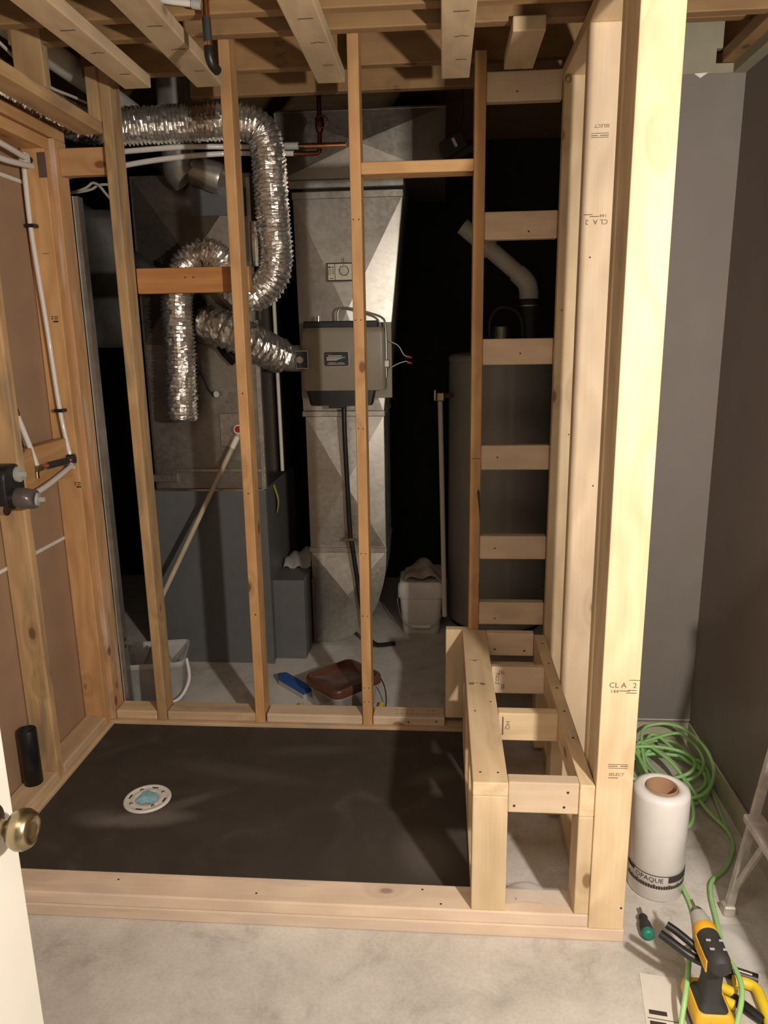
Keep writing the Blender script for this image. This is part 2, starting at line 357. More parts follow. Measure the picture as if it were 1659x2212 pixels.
M['bucket'] = plain('bucket_plastic', (0.80,0.77,0.72), rough=0.45, var=0.04)
M['clear_tub'] = plain('clear_tub_plastic', (0.75,0.74,0.72), rough=0.25, var=0.06, alpha=0.42)
M['film'] = plain('poly_film', (0.85,0.84,0.82), rough=0.3, var=0.05, alpha=0.2)
M['roll_film'] = plain('poly_roll', (0.84,0.81,0.79), rough=0.35, var=0.05, vscale=12, bump=0.12, bscale=30, coat=0.3)
M['cardboard'] = plain('cardboard_core', (0.36,0.21,0.12), rough=0.85, var=0.08)
M['humid'] = plain('humidifier_case', (0.26,0.225,0.17), rough=0.42, var=0.05)
M['heater'] = plain('water_heater_enamel', (0.31,0.295,0.265), rough=0.42, var=0.04)
M['lid'] = plain('brown_lid', (0.105,0.042,0.028), rough=0.35, var=0.35, vscale=9)
M['blue'] = plain('blue_tape', (0.02,0.09,0.35), rough=0.5, var=0.1)
M['light_blue'] = plain('pale_blue_cloth', (0.30,0.56,0.66), rough=0.7, var=0.12)
M['yellow'] = plain('tool_yellow', (0.75,0.42,0.03), rough=0.45, var=0.06)
M['bright_yellow'] = plain('bright_yellow_grip', (0.80,0.58,0.03), rough=0.5, var=0.06)
M['green_cord'] = plain('green_cord', (0.34,0.60,0.24), rough=0.5, var=0.06)
M['teal'] = plain('teal_grip', (0.02,0.20,0.14), rough=0.4, var=0.1)
M['pink'] = plain('pink_tag', (0.55,0.05,0.18), rough=0.5)
M['tag_yellow'] = plain('yellow_paper', (0.50,0.45,0.10), rough=0.7)
M['red'] = plain('red_plastic', (0.35,0.02,0.02), rough=0.4)
M['cloth'] = plain('grey_rag', (0.36,0.31,0.27), rough=0.95, var=0.15, bump=0.4, bscale=60)
M['dust_white'] = plain('dusty_white_cloth', (0.34,0.32,0.29), rough=0.95, var=0.12, bump=0.3, bscale=50)
M['stick'] = plain('wood_stick', (0.50,0.42,0.30), rough=0.6, var=0.12, vscale=14)
M['alu'] = plain('worn_white_aluminium', (0.55,0.51,0.46), rough=0.45, metal=0.35, var=0.2, vscale=35)
M['ink'] = plain('stamp_ink', (0.045,0.03,0.022), rough=0.9, var=0.2)
M['ink_faint'] = plain('faded_stamp_ink', (0.13,0.095,0.07), rough=0.9, var=0.2)
M['ink_red'] = plain('red_print', (0.28,0.03,0.03), rough=0.8)
M['white_ink'] = plain('white_print', (0.55,0.53,0.50), rough=0.8)
M['hole'] = plain('nail_head', (0.035,0.025,0.02), rough=0.6, var=0.3)
M['paper'] = plain('label_paper', (0.66,0.62,0.57), rough=0.7, var=0.05)
M['beige_plate'] = plain('beige_face_plate', (0.66,0.60,0.47), rough=0.45)
M['cable'] = plain('white_cable', (0.62,0.58,0.49), rough=0.5, var=0.05)
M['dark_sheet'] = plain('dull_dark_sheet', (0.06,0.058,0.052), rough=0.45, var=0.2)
M['insul'] = plain('white_pipe_cover', (0.60,0.57,0.50), rough=0.65, var=0.08, bump=0.1)

# ------------------------------------------------------------------ writing and small marks
def frame(loc, n, upv):
    n = Vector(n).normalized(); upv = Vector(upv).normalized(); r = upv.cross(n).normalized(); upv = n.cross(r)
    m = Matrix((r, upv, n)).transposed().to_4x4(); m.translation = Vector(loc) + n*0.0006
    return m
def text_mesh(txt, size, shear=0.0, squeeze=1.0):
    c = bpy.data.curves.new('stamp', 'FONT'); c.body = txt; c.size = size; c.align_x = 'CENTER'; c.align_y = 'CENTER'; c.shear = shear; c.resolution_u = 2
    o = bpy.data.objects.new('stamp', c); COL.objects.link(o)
    dg = bpy.context.evaluated_depsgraph_get(); dg.update()
    me = bpy.data.meshes.new_from_object(o.evaluated_get(dg))
    bpy.data.objects.remove(o); bpy.data.curves.remove(c)
    if squeeze != 1.0:
        for v in me.vertices: v.co.x *= squeeze
    return me
def stamp(parent, txt, size, loc, n, upv, mat='ink', shear=0.0, squeeze=1.0, name='stamp'):
    me = text_mesh(txt, size, shear, squeeze); me.materials.clear(); me.materials.append(M[mat])
    return link(bpy.data.objects.new(name, me), parent, frame(loc, n, upv))
def bars(parent, rects, loc, n, upv, mat='ink', name='stamp_lines'):
    m = MB()
    for x0, x1, y0, y1 in rects: m.add([(x0,y0,0),(x1,y0,0),(x1,y1,0),(x0,y1,0)], [(0,1,2,3)])
    o_ = m.build(name, M[mat], parent, world=frame(loc, n, upv))
    if len(rects) > 1: o_['kind'] = 'stuff'
    return o_
_nail = None
def nails(parent, pts, n, name='nail', r=0.0032):
    global _nail
    if _nail is None:
        _nail = MB().lathe([(0.0001,0.0006),(0.6,0.0006),(1.0,0.0)], 8).mesh('nail'); _nail.materials.append(M['hole'])
        for v in _nail.vertices: v.co.z *= 1
    for p in pts:
        f = frame(p, n, (0,0,1) if abs(n[2]) < 0.9 else (0,1,0))
        link(bpy.data.objects.new(name, _nail), parent, f @ Matrix.Diagonal((r, r, 1, 1)))

FR = (0,-1,0); UP = (0,0,1); DN = (0,0,-1)

# ------------------------------------------------------------------ the setting
def slab(name, x, y, z, mat, parent=None):
    o = MB().box(x, y, z).build(name, M[mat], parent)
    if parent is None: o['kind'] = 'structure'
    return o
slab('floor', (-2.3,2.4), (-1.9,4.75), (-0.12,0.0), 'concrete')
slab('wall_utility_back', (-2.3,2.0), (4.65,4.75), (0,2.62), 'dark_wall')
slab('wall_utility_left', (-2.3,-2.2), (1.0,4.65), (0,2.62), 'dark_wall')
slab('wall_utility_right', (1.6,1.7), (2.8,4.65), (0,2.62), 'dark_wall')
slab('wall_entry_front', (-2.3,2.4), (-1.9,-1.8), (0,2.62), 'room_wall')
slab('wall_entry_left', (-2.3,-2.2), (-1.8,1.0), (0,2.62), 'room_wall')
slab('wall_entry_right', (2.3,2.4), (-1.8,1.2), (0,2.62), 'room_wall')

# painted nook to the right of the new wall
NK = 2.668
o = slab('wall_nook_back', (0.472,1.06), (NK,NK+0.02), (0,2.33), 'grey_wall')
o = slab('wall_nook_side', (0.946,1.06), (1.15,NK), (0,2.33), 'grey_wall')
m = MB()   # lighter unpainted drywall above, notched round the beam
pr = [(0.472,2.33),(0.905,2.33),(0.905,2.358),(0.850,2.358),(0.850,2.40),(0.868,2.40),(0.868,2.478),(0.472,2.478)]
y0, y1 = NK-0.004, NK+0.02
m.add([(x,y0,z) for x,z in pr]+[(x,y1,z) for x,z in pr], [tuple(range(8)), tuple(reversed(range(8,16)))]+[(i,(i+1)%8,8+(i+1)%8,8+i) for i in range(8)])
o = m.build('trim_1', M['beige_wall']); o['kind'] = 'structure'
o = MB().add([(0.786,NK-0.006,2.331),(0.828,NK-0.006,2.333),(0.806,NK-0.006,2.318),(0.786,NK-0.002,2.331),(0.828,NK-0.002,2.333),(0.806,NK-0.002,2.318)], [(0,1,2),(5,4,3),(0,3,4,1),(1,4,5,2),(2,5,3,0)]).build('torn_paper', M['white_plastic'], o)
o = slab('baseboard_back', (0.472,0.946), (NK-0.006,NK), (0,0.088), 'baseboard')
MB().box((0.472,0.946), (NK-0.004,NK-0.0005), (0.0985,0.1005)).build('caulk_line', M['white_plastic'], o)
o = slab('baseboard_right', (0.940,0.946), (1.15,NK-0.006), (0,0.090), 'baseboard')
MB().box((0.943,0.9455), (1.15,NK-0.006), (0.0985,0.1005)).build('caulk_line', M['ink_faint'], o)

# ceiling: joists, furring strips, subfloor
ceil = thing('ceiling', (0,2.3,2.374), kind='structure')
MB().box((-2.2,2.3), (-1.8,4.65), (2.62,2.64)).build('subfloor', M['subfloor'], ceil)
for y, z in ((-1.3,2.374),(-0.9,2.374),(-0.5,2.374),(-0.1,2.374),(0.3,2.374),(0.7,2.374),(1.1,2.374),(1.5,2.374),(1.86,2.374),(2.165,2.374),(2.302,2.374),(2.768,2.43),(3.03,2.43)):
    jx1 = 1.55 if y > 2.7 or y < 1.2 else 0.87
    board(ceil, 'joist', (-0.95 if y > 3 else -1.245,jx1), (y,y+0.038), (z,2.62), M['joist'])
for x, ya, yb in ((-1.030,0.9,2.60),(-0.796,0.9,2.612),(-0.402,0.9,2.625),(-0.006,0.9,2.63),(0.186,2.268,2.57)):
    s = board(ceil, 'furring_strip', (x,x+0.089), (ya,yb), (2.336,2.374), M['strip'])
    if x < 0.1:
        for k, yy in enumerate((2.12, 2.28, 2.46)):
            bars(s, [(-0.021+0.004*k,0.019,-0.003,0.003)] if k != 1 else [(-0.020,-0.006,0.001,0.006),(-0.008,0.008,-0.003,0.002),(0.006,0.02,0.001,0.006)], (x+0.05+0.006*k, yy, 2.336), DN, (0,1,0), 'ink_faint')
jt = [c for c in ceil.children if c.name.startswith('joist')][-2]
for k, (t, zz) in enumerate((('THIS',2.505),('THIS',2.468),('THAT',2.438))):
    stamp(jt, t, 0.022, (-0.548,2.768,zz), FR, UP, 'ink_faint', squeeze=-0.9)
bm_ = thing('trim_2', (0.9,2.0,2.355), kind='structure')
board(bm_, 'beam', (0.868,0.945), (1.15,NK), (2.36,2.398), M['joist'])
MB().box((0.905,0.9455), (1.15,NK), (2.33,2.36)).build('drywall_edge', M['beige_wall'], bm_)
board(bm_, 'joist', (0.60,0.90), (2.50,2.538), (2.43,2.62), M['joist'])

# ------------------------------------------------------------------ back stud partition
YB = 2.675
wb = thing('wall_back', (-0.45,2.72,0), kind='structure')
board(wb, 'bottom_plate', (-1.364,0.471), (2.662,2.764), (0,0.038), M['plate'])
for a, b_ in ((-1.326,-1.150),(-1.112,-0.740),(-0.702,-0.3116),(-0.2736,0.016)):
    board(wb, 'plate_filler', (a+0.002,b_-0.002), (2.679,2.766), (0.038,0.076), M['pine_pale'] if a > -1.0 else M['plate'], bev=0.006)
board(wb, 'stud', (-1.364,-1.326), (YB,YB+0.089), (0.038,2.22), M['fir_dusty'])
s1 = board(wb, 'stud', (-1.150,-1.112), (YB,YB+0.089), (0.038,2.43), M['fir_weather'], bev=0.005)
s2 = board(wb, 'stud', (-0.740,-0.702), (YB,YB+0.089), (0.038,2.53), M['fir'], Matrix.Rotation(radians(0.2),4,'Y'))
s3 = board(wb, 'stud', (-0.3116,-0.2736), (YB,YB+0.089), (0.038,2.53), M['fir'])
s4 = board(wb, 'stud', (0.102,0.140), (YB,YB+0.089), (0.038,2.43), M['fir'])
board(wb, 'block', (-0.2736,0.102), (YB,YB+0.089), (2.072,2.110), M['fir'])
cl = board(wb, 'cleat', (-1.112,-0.694), (2.764,2.802), (1.708,1.797), M['fir_red'])
nails(cl, [(-0.93,2.764,1.762),(-0.90,2.764,1.762)], FR)
board(wb, 'block', (-1.326,-1.150), (2.70,2.738), (2.103,2.192), M['fir'])
board(wb, 'cripple', (-1.188,-1.150), (2.66,2.749), (2.263,2.43), M['fir_weather'])
board(wb, 'short_post', (0.016,0.105), (2.682,2.720), (0.076,0.447), M['pine'])
for z0 in (2.279,1.855,1.440,1.067,0.730,0.471):
    bk = board(wb, 'block', (0.140,0.383), (2.682,2.720), (z0,z0+0.089), M['pine_pale'])
    nails(bk, [(0.19+random.random()*0.15, 2.682, z0+0.02+random.random()*0.05)], FR)
nails(s3, [(-0.302+dx,YB,z) for z in (1.93,1.60,1.22,0.50,0.20,0.14,0.75) for dx in (0,0.018)], FR, r=0.0024)
nails(s2, [(-0.72,YB,z) for z in (1.35,0.98,0.5)], FR)
# dark stain and pencil line on the orange stud
bars(s4, [(-0.014,0.013,-0.001,0.001)], (0.122,YB,1.11), FR, UP, 'ink')
MB().add([(0.132,YB-0.0008,1.0),(0.1375,YB-0.0008,0.985),(0.1395,YB-0.0008,0.93),(0.1385,YB-0.0008,0.88),(0.134,YB-0.0008,0.93),(0.127,YB-0.0008,0.985)], [(0,1,2,3,4,5)]).build('tar_mark', M['black'], s4)
# carpenter's scribbles on the plate
pf = [c for c in wb.children if c.name.startswith('plate_filler')][-1]
random.seed(3)
for row in range(2):
    for k in range(9):
        x = -0.20+0.021*k; a = random.random()
        if a < 0.25: continue
        bars(pf, [(-0.006,0.007*a,-0.0006,0.0012),(-0.002+0.004*a,0.003,0.0012,0.0040)], (x, 2.735-0.03*row, 0.076), UP, (0,1,0), 'ink')
nails(pf, [(-0.13,2.679,0.055),(-0.02,2.679,0.06)], FR, r=0.004)

# ------------------------------------------------------------------ left stud wall
wl = thing('wall_left', (-1.385,2.2,0), kind='structure')
board(wl, 'bottom_plate', (-1.43,-1.328), (1.759,2.662), (0,0.038), M['plate'])
for a, b_ in ((1.762,2.241),(2.283,2.628)):
    board(wl, 'plate_filler', (-1.43,-1.341), (a,b_), (0.038,0.076), M['plate'], bev=0.006)
L2 = board(wl, 'stud', (-1.43,-1.341), (2.243,2.281), (0.038,2.18), M['fir_weather'], bev=0.005)
L1 = board(wl, 'stud', (-1.43,-1.341), (2.630,2.668), (0.038,2.18), M['fir'])
board(wl, 'top_plate', (-1.43,-1.341), (1.2,2.672), (2.18,2.218), M['fir'])
board(wl, 'top_plate', (-1.43,-1.330), (1.2,2.77), (2.222,2.260), M['fir'])
bk = board(wl, 'block', (-1.402,-1.364), (2.281,2.630), (1.06,1.20), M['fir'])
for z0, z1 in ((0,0.812),(0.824,2.068),(2.080,2.26)):
    MB().box((-1.446,-1.432), (1.0,2.70), (z0,z1)).build('sheathing', M['sheath'], wl)
for z0 in (0.812,2.068):
    MB().box((-1.444,-1.428), (1.0,2.63), (z0,z0+0.012)).build('joint_strip', M['white_plastic'], wl)
MB().bbox((-1.366,-1.336), (2.6275,2.6295), (2.085,2.165), 0.001, 1).build('nail_plate', M['brownsteel'], L1)
bars(L1, [(-0.013,0.013,-0.001,0.001)], (-1.375,2.63,1.841), FR, UP, 'ink_faint')
for xx, zz in ((-1.368,1.617),(-1.352,1.02)):
    bars(L1, [(-0.013,-0.004,0.010,0.013),(-0.001,0.012,0.010,0.013),(-0.012,-0.006,0.002,0.006),(-0.002,0.012,0.003,0.006),(-0.006,0.012,-0.008,-0.002)], (xx,2.63,zz), FR, UP, 'ink')
bt = board(wl, 'beam', (-1.235,-1.148), (1.5,2.674), (2.225,2.263), M['fir_weather'])
board(wl, 'hanger_post', (-1.235,-1.146), (2.30,2.338), (2.263,2.43), M['fir_weather'])

# ------------------------------------------------------------------ right stud wall
XP = 0.382
wr = thing('wall_right', (0.426,2.1,0), kind='structure')
P = board(wr, 'stud', (XP,XP+0.089), (1.670,1.708), (0.038,2.336), M['pine'], bev=0.003)
board(wr, 'stud', (XP+0.003,XP+0.041), (1.708,1.797), (0.038,2.336), M['pine'], bev=0.006)
board(wr, 'stud', (XP,XP+0.089), (1.797,1.835), (0.038,2.336), M['pine'], bev=0.004)
B = board(wr, 'stud', (XP,XP+0.089), (2.227,2.265), (0.038,2.336), M['pine_clear'])
A = board(wr, 'stud', (XP,XP+0.089), (2.636,2.674), (0.038,2.336), M['pine'])
board(wr, 'bottom_plate', (XP,XP+0.089), (1.759,2.662), (0,0.038), M['pine'])
board(wr, 'top_plate', (XP,XP+0.089), (1.2,2.70), (2.336,2.374), M['pine'])
stamp(P, 'CL A', 0.019, (0.419,1.670,0.727), FR, UP, 'ink_faint')
stamp(P, '2', 0.019, (0.459,1.670,0.727), FR, UP, 'ink_faint')
stamp(P, '144', 0.013, (0.412,1.670,0.711), FR, UP, 'ink_faint')
bars(P, [(0.008,0.034,0.001,0.003),(0.026,0.05,-0.004,-0.002),(0.03,0.05,0.003,0.005)], (0.414,1.670,0.711), FR, UP, 'ink_faint')
bars(P, [(-0.023,0.024,0.004,0.0055),(-0.023,0.0,-0.001,0.001),(0.006,0.024,-0.001,0.001),(-0.023,0.024,-0.006,-0.0045)], (0.431,1.670,0.512), FR, UP, 'ink_faint')
stamp(P, 'SELECT', 0.0115, (0.428,1.670,0.489), FR, UP, 'ink_faint', shear=0.2)
bars(P, [(-0.017,0.006,-0.001,0.001)], (0.427,1.670,0.480), FR, UP, 'ink_faint')
bars(P, [(-0.012,0.014,-0.0007,0.0007)], (0.457,1.670,0.741), FR, UP, 'ink')
stamp(B, 'CL A', 0.019, (0.434,2.227,1.843), FR, DN, 'ink_faint')
stamp(B, '2', 0.019, (0.397,2.227,1.843), FR, DN, 'ink_faint')
stamp(B, '144', 0.013, (0.441,2.227,1.859), FR, DN, 'ink_faint')
bars(B, [(0.008,0.034,0.001,0.003),(0.026,0.05,-0.004,-0.002)], (0.438,2.227,1.859), FR, DN, 'ink_faint')
bars(B, [(-0.023,0.024,0.004,0.0055),(-0.023,0.0,-0.001,0.001),(0.006,0.024,-0.001,0.001),(-0.023,0.024,-0.006,-0.0045)], (0.422,2.227,2.062), FR, DN, 'ink_faint')
stamp(B, 'SELECT', 0.0125, (0.427,2.227,2.086), FR, DN, 'ink_faint', shear=0.2)
nails(A, [(0.40,2.636,1.62),(0.44,2.636,1.2)], FR, r=0.0026)
nails(B, [(0.41,2.227,1.75),(0.45,2.227,1.1)], FR, r=0.0026)
ring = [(0.393+0.008*cos(a*pi/8), 2.633, 2.322+0.010*sin(a*pi/8)) for a in range(17)]
MB().tube(ring, 0.0018, 6, caps=False).build('screw_eye', M['brass'], A)
nails(P, [(0.462,1.670,0.105)], FR)

# ------------------------------------------------------------------ curb, pan, bench
cb_ = thing('shower_curb', (-0.48,1.71,0), 'doubled two-by-four lumber curb across the front of the black shower pan', 'curb')
board(cb_, 'lower_board', (-1.43,0.4745), (1.670,1.759), (0,0.038), M['curb'], bev=0.004)
ub = board(cb_, 'upper_board', (-1.43,0.3815), (1.672,1.761), (0.038,0.076), M['curb'], bev=0.004)
nails(ub, [(-0.9,1.73,0.076),(-0.05,1.74,0.076),(0.0,1.69,0.076),(0.2,1.72,0.076),(-0.5,1.70,0.076)], UP)

PZ = 0.028
px0, px1, py0, py1 = -1.327, 0.081, 1.761, 2.661
bmv = []; n_i, n_j = 28, 18
dr = Vector((-0.997, 2.175))
for j in range(n_j+1):
    for i in range(n_i+1):
        x = px0+(px1-px0)*i/n_i; y = py0+(py1-py0)*j/n_j
        bmv.append((x, y, PZ-0.006*max(0, 1-(Vector((x,y))-dr).length/0.9)))
nb = len(bmv)
m = MB()
fs = [(j*(n_i+1)+i, j*(n_i+1)+i+1, (j+1)*(n_i+1)+i+1, (j+1)*(n_i+1)+i) for j in range(n_j) for i in range(n_i)]
m.add(bmv, fs, True)
per = [i for i in range(n_i+1)] + [j*(n_i+1)+n_i for j in range(1,n_j+1)] + [n_j*(n_i+1)+i for i in range(n_i-1,-1,-1)] + [j*(n_i+1) for j in range(n_j-1,0,-1)]
pv = [bmv[i] for i in per]; k = len(pv)
m.add(pv+[(x,y,0.0) for x,y,z in pv], [(i,k+i,k+(i+1)%k,(i+1)%k) for i in range(k)]+[tuple(range(k,2*k))])
pan = m.build('shower_pan', M['pan'], None, world=None)
tag(pan, 'dark brown-black waterproofed shower pan inside the lumber curb', 'shower pan')
zt = PZ-0.006
dm = MB().lathe([(0.0001,0.002),(0.036,0.002),(0.040,0.0055),(0.052,0.0055),(0.056,0.004),(0.066,0.004),(0.070,0.007),(0.076,0.007),(0.079,0.003),(0.079,0.0)], 48, (dr.x,dr.y,zt))
drain = dm.build('drain_flange', M['white_plastic'], pan); drain['label'] = 'round white drain flange with pale blue tape stuffed in its centre'
random.seed(11)
tp = [(0.0, 0.0, 0.012)]; nn = 14
for ring_i, rr_ in enumerate((0.018, 0.034)):
    for k in range(nn):
        a = 2*pi*k/nn; q = rr_*(1+0.18*random.uniform(-1,1))
        tp.append((q*cos(a)*1.1, q*sin(a), (0.011 if ring_i == 0 else 0.0075)+0.002*random.uniform(-1,1)))
fs = [(0,1+k,1+(k+1)%nn) for k in range(nn)] + [(1+k,1+nn+k,1+nn+(k+1)%nn,1+(k+1)%nn) for k in range(nn)]
MB().add([(dr.x+x,dr.y+y,zt+z) for x,y,z in tp], fs).build('tape_plug', M['light_blue'], drain)
for k in range(4):
    a = radians(40+90*k)
    MB().lathe([(0.0001,0.009),(0.0045,0.009),(0.006,0.007),(0.006,0.003)], 10, (dr.x+0.055*cos(a), dr.y+0.055*sin(a), zt)).build('screw', M['steel'], drain)
    a2 = radians(85+90*k)
    MB().box((-0.011,0.011),(-0.003,0.003),(0.004,0.0047)).xf(Matrix.Translation((dr.x+0.061*cos(a2),dr.y+0.061*sin(a2),zt)) @ Matrix.Rotation(a2+pi/2,4,'Z')).build('slot', M['ink'], drain)

bn = thing('bench_frame', (0.23,2.15,0), 'new pine bench frame with an open top of cross blocks beside the shower pan', 'bench frame')
XB = 0.079
cap = board(bn, 'seat_board', (XB,XB+0.089), (1.674,2.672), (0.415,0.453), M['pine'], bev=0.003)
board(bn, 'leg', (XB,XB+0.089), (1.674,1.712), (0.076,0.415), M['pine'], bev=0.003)
board(bn, 'side_rail', (XB+0.004,XB+0.042), (1.714,2.66), (0.326,0.415), M['pine'])
for y in (2.05,2.36,2.62):
    board(bn, 'leg', (XB+0.004,XB+0.086), (y,y+0.038), (0.038,0.326), M['pine'])
board(bn, 'floor_plate', (XB+0.003,XB+0.089), (1.763,2.660), (0.0,0.038), M['pine'])
rail = board(bn, 'side_rail', (0.344,0.3815), (1.674,2.634), (0.364,0.453), M['pine'])
board(bn, 'leg', (0.344,0.3815), (1.674,1.763), (0.076,0.364), M['pine'])
for y in (2.14,2.54):
    board(bn, 'leg', (0.344,0.3815), (y,y+0.089), (0.038,0.364), M['pine'])
f1 = board(bn, 'cross_block', (XB+0.0895,0.344), (1.680,1.718), (0.366,0.453), M['pine_pale'])
f2 = board(bn, 'cross_block', (XB+0.0895,0.344), (2.030,2.068), (0.364,0.453), M['pine'])
f3 = board(bn, 'cross_block', (XB+0.0895,0.344), (2.335,2.373), (0.362,0.453), M['pine_pale'], Matrix.Rotation(radians(-10),4,'X'))
f4 = board(bn, 'cross_block', (XB+0.0895,0.344), (2.636,2.674), (0.364,0.453), M['pine_pale'])
board(bn, 'cross_block', (XB+0.0895,0.344), (2.585,2.623), (0.31,0.348), M['pine_pale'])
nails(f1, [(0.316,1.680,0.428),(0.308,1.680,0.386),(0.184,1.680,0.386)], FR, r=0.0036)
nails(rail, [(0.364,y,0.453) for y in (1.9,2.05,2.2,2.38,2.55)], UP, r=0.004)
nails(f4, [(0.20,2.636,0.39),(0.31,2.636,0.385)], FR, r=0.004)
nails(cap, [(0.10,1.72,0.453),(0.145,1.72,0.453),(0.10,2.04,0.453),(0.15,2.10,0.453)], UP)
stamp(f2, 'HQ', 0.018, (0.196,2.030,0.414), FR, (1,0,0), 'ink_faint')
bars(f2, [(-0.030,0.030,-0.002,0.002)], (0.182,2.030,0.412), FR, (1,0,0), 'ink_faint')
t3 = WM[f3]
n3 = (t3.to_3x3() @ Vector((0,0,1))); n3 = n3 if n3.y < 0 else -n3
def on3(x, z):
    c = t3.translation; return (x, c.y + n3.y*0.019 + (z-c.z)*(-n3.z)/n3.y*1.0*0 + n3.y*0.0 + (-(z-c.z)*n3.z/n3.y), z + 0*n3.z)
stamp(f3, 'NO.2', 0.017, on3(0.187,0.415), n3, (1,0,0), 'ink')
bars(f3, [(0.012,0.032,0.004,0.006),(0.012,0.030,0.009,0.0105),(0.012,0.030,0.012,0.0135),(-0.034,-0.020,0.003,0.005),(-0.034,-0.020,0.0075,0.009),(-0.030,-0.020,0.012,0.0135),(-0.034,-0.016,-0.004,-0.002)], on3(0.197,0.41), n3, (1,0,0), 'ink')
bars(cap, [(-0.017,0.015,-0.001,0.001),(-0.004,0.007,-0.010,-0.005)], (0.112,2.40,0.453), UP, (0,1,0), 'ink')
bars(cap, [(-0.026,-0.008,0.001,0.006),(-0.026,-0.010,-0.006,-0.002),(-0.003,0.003,0.003,0.006),(0.008,0.024,0.001,0.005),(0.011,0.026,-0.006,-0.001)], (0.114,2.219,0.453), UP, (0,1,0), 'ink')

def sheet(name, x, y, zf, nx, ny, mat, parent=None, th=0.0006, M4=None):
    vs = []
    for side in (0, 1):
        for j in range(ny+1):
            for i in range(nx+1):
                u, v = i/nx, j/ny
                xx = x[0]+(x[1]-x[0])*u; yy = y[0]+(y[1]-y[0])*v
                vs.append(Vector((xx, yy, zf(u, v) - side*th)))
    if M4: vs = [M4 @ v for v in vs]
    q = (nx+1)*(ny+1)
    fs = [(j*(nx+1)+i, j*(nx+1)+i+1, (j+1)*(nx+1)+i+1, (j+1)*(nx+1)+i) for j in range(ny) for i in range(nx)]
    fs += [tuple(reversed([q+a for a in f])) for f in fs]
    per = [i for i in range(nx+1)] + [j*(nx+1)+nx for j in range(1,ny+1)] + [ny*(nx+1)+i for i in range(nx-1,-1,-1)] + [j*(nx+1) for j in range(ny-1,0,-1)]
    fs += [(per[i], q+per[i], q+per[(i+1)%len(per)], per[(i+1)%len(per)]) for i in range(len(per))]
    return MB().add(vs, fs, True).build(name, M[mat], parent)
o = sheet('plastic_sheet', (0.170,0.340), (1.70,1.86), lambda u, v: (0.079 if v < 0.42 else 0.079-0.072*min(1,(v-0.42)/0.25)) + 0.018*max(0,sin(u*5.5-0.4))*(1-abs(v-0.5)) , 14, 14, 'film')
tag(o, 'scrap of clear poly film lying on the curb under the bench', 'plastic film')

# ------------------------------------------------------------------ plumbing in the left wall
def pipe(parent, name, pts, r, mat, n=8, seg=10, label=None):
    o = MB().tube(smooth_path(pts, n), r, seg).build(name, M[mat], parent)
    if label: o['label'] = label
    return o
v = thing('shower_valve', (-1.33,2.15,1.0), 'black shower mixing valve with grey caps fixed to the left studs', 'shower valve')
rg_ = lambda x, k_: [Vector((x, 2.150+k_*p.x, 1.112+k_*p.y)) for p in rrect(0,0,0,0.056,0.070,0.042)]
bd = MB().loft([rg_(-1.365,0.9), rg_(-1.355,1.0), rg_(-1.312,1.0), rg_(-1.306,0.93)]).build('valve_body', M['black'], v)
MB().cyl((-1.308,2.172,1.148),(-1.298,2.172,1.148),0.025).build('cap', M['grey_plastic'], v)
MB().box((-1.298,-1.278),(2.169,2.175),(1.140,1.156)).build('cap_fin', M['grey_plastic'], v)
MB().tube([(-1.310,2.160,1.075),(-1.29,2.162,1.073),(-1.255,2.166,1.070),(-1.252,2.166,1.070)],[0.034,0.034,0.030,0.028],20).build('cartridge', M['smoke_plastic'], v)
MB().cyl((-1.252,2.166,1.070),(-1.244,2.168,1.069),0.021).build('cap', M['grey_plastic'], v)
MB().box((-1.244,-1.226),(2.164,2.171),(1.062,1.076)).build('cap_fin', M['grey_plastic'], v)
MB().cyl((-1.318,2.12,1.10),(-1.31,2.12,1.10),0.007,10).build('screw', M['chrome'], v)
MB().cyl((-1.335,2.105,1.05),(-1.31,2.10,1.05),0.017,14).build('port', M['chrome'], v)
pipe(v, 'copper_stub', [(-1.335,2.112,1.15),(-1.335,2.108,1.19)], 0.012, 'copper')
MB().cyl((-1.335,2.108,1.185),(-1.335,2.106,1.225),0.015,14).build('brass_fitting', M['brass'], v)
pipe(v, 'pex_pipe', [(-1.335,2.106,1.22),(-1.338,2.102,1.3),(-1.34,2.10,1.5),(-1.342,2.10,1.9),(-1.345,2.10,2.15)], 0.0085, 'pex')
pipe(v, 'pex_pipe', [(-1.325,2.20,1.058),(-1.33,2.36,1.068),(-1.345,2.56,1.097),(-1.352,2.592,1.105)], 0.0095, 'pex')
MB().cyl((-1.350,2.585,1.103),(-1.352,2.605,1.107),0.013,12).build('crimp_ring', M['grey_plastic'], v)

r_ = thing('shower_riser', (-1.37,2.60,1.1), 'white plastic riser pipe clipped up the orange corner stud', 'water pipe')
pipe(r_, 'pex_pipe', [(-1.405,2.612,2.15),(-1.408,2.612,1.93),(-1.393,2.614,1.60),(-1.380,2.614,1.30),(-1.357,2.606,1.14)], 0.0085, 'pex')
for p in ((-1.408,1.93),(-1.381,1.30)):
    MB().bbox((p[0]-0.016,p[0]+0.020),(2.600,2.631),(p[1]-0.006,p[1]+0.006),0.002,1).build('clamp', M['black'], r_)
MB().tube([(-1.362,2.40,1.128),(-1.358,2.50,1.125)], 0.0105, 12).build('copper_pipe', M['copper'], r_)
MB().tube([(-1.360,2.445,1.126),(-1.355,2.575,1.122)], 0.0125, 12).build('black_sleeve', M['black_rubber'], r_)
MB().tube([(-1.355,2.575,1.122),(-1.3545,2.587,1.122)], 0.0128, 12).build('copper_ring', M['copper'], r_)
MB().bbox((-1.370,-1.338),(2.586,2.622),(1.105,1.142),0.009,3).build('elbow', M['black'], r_)
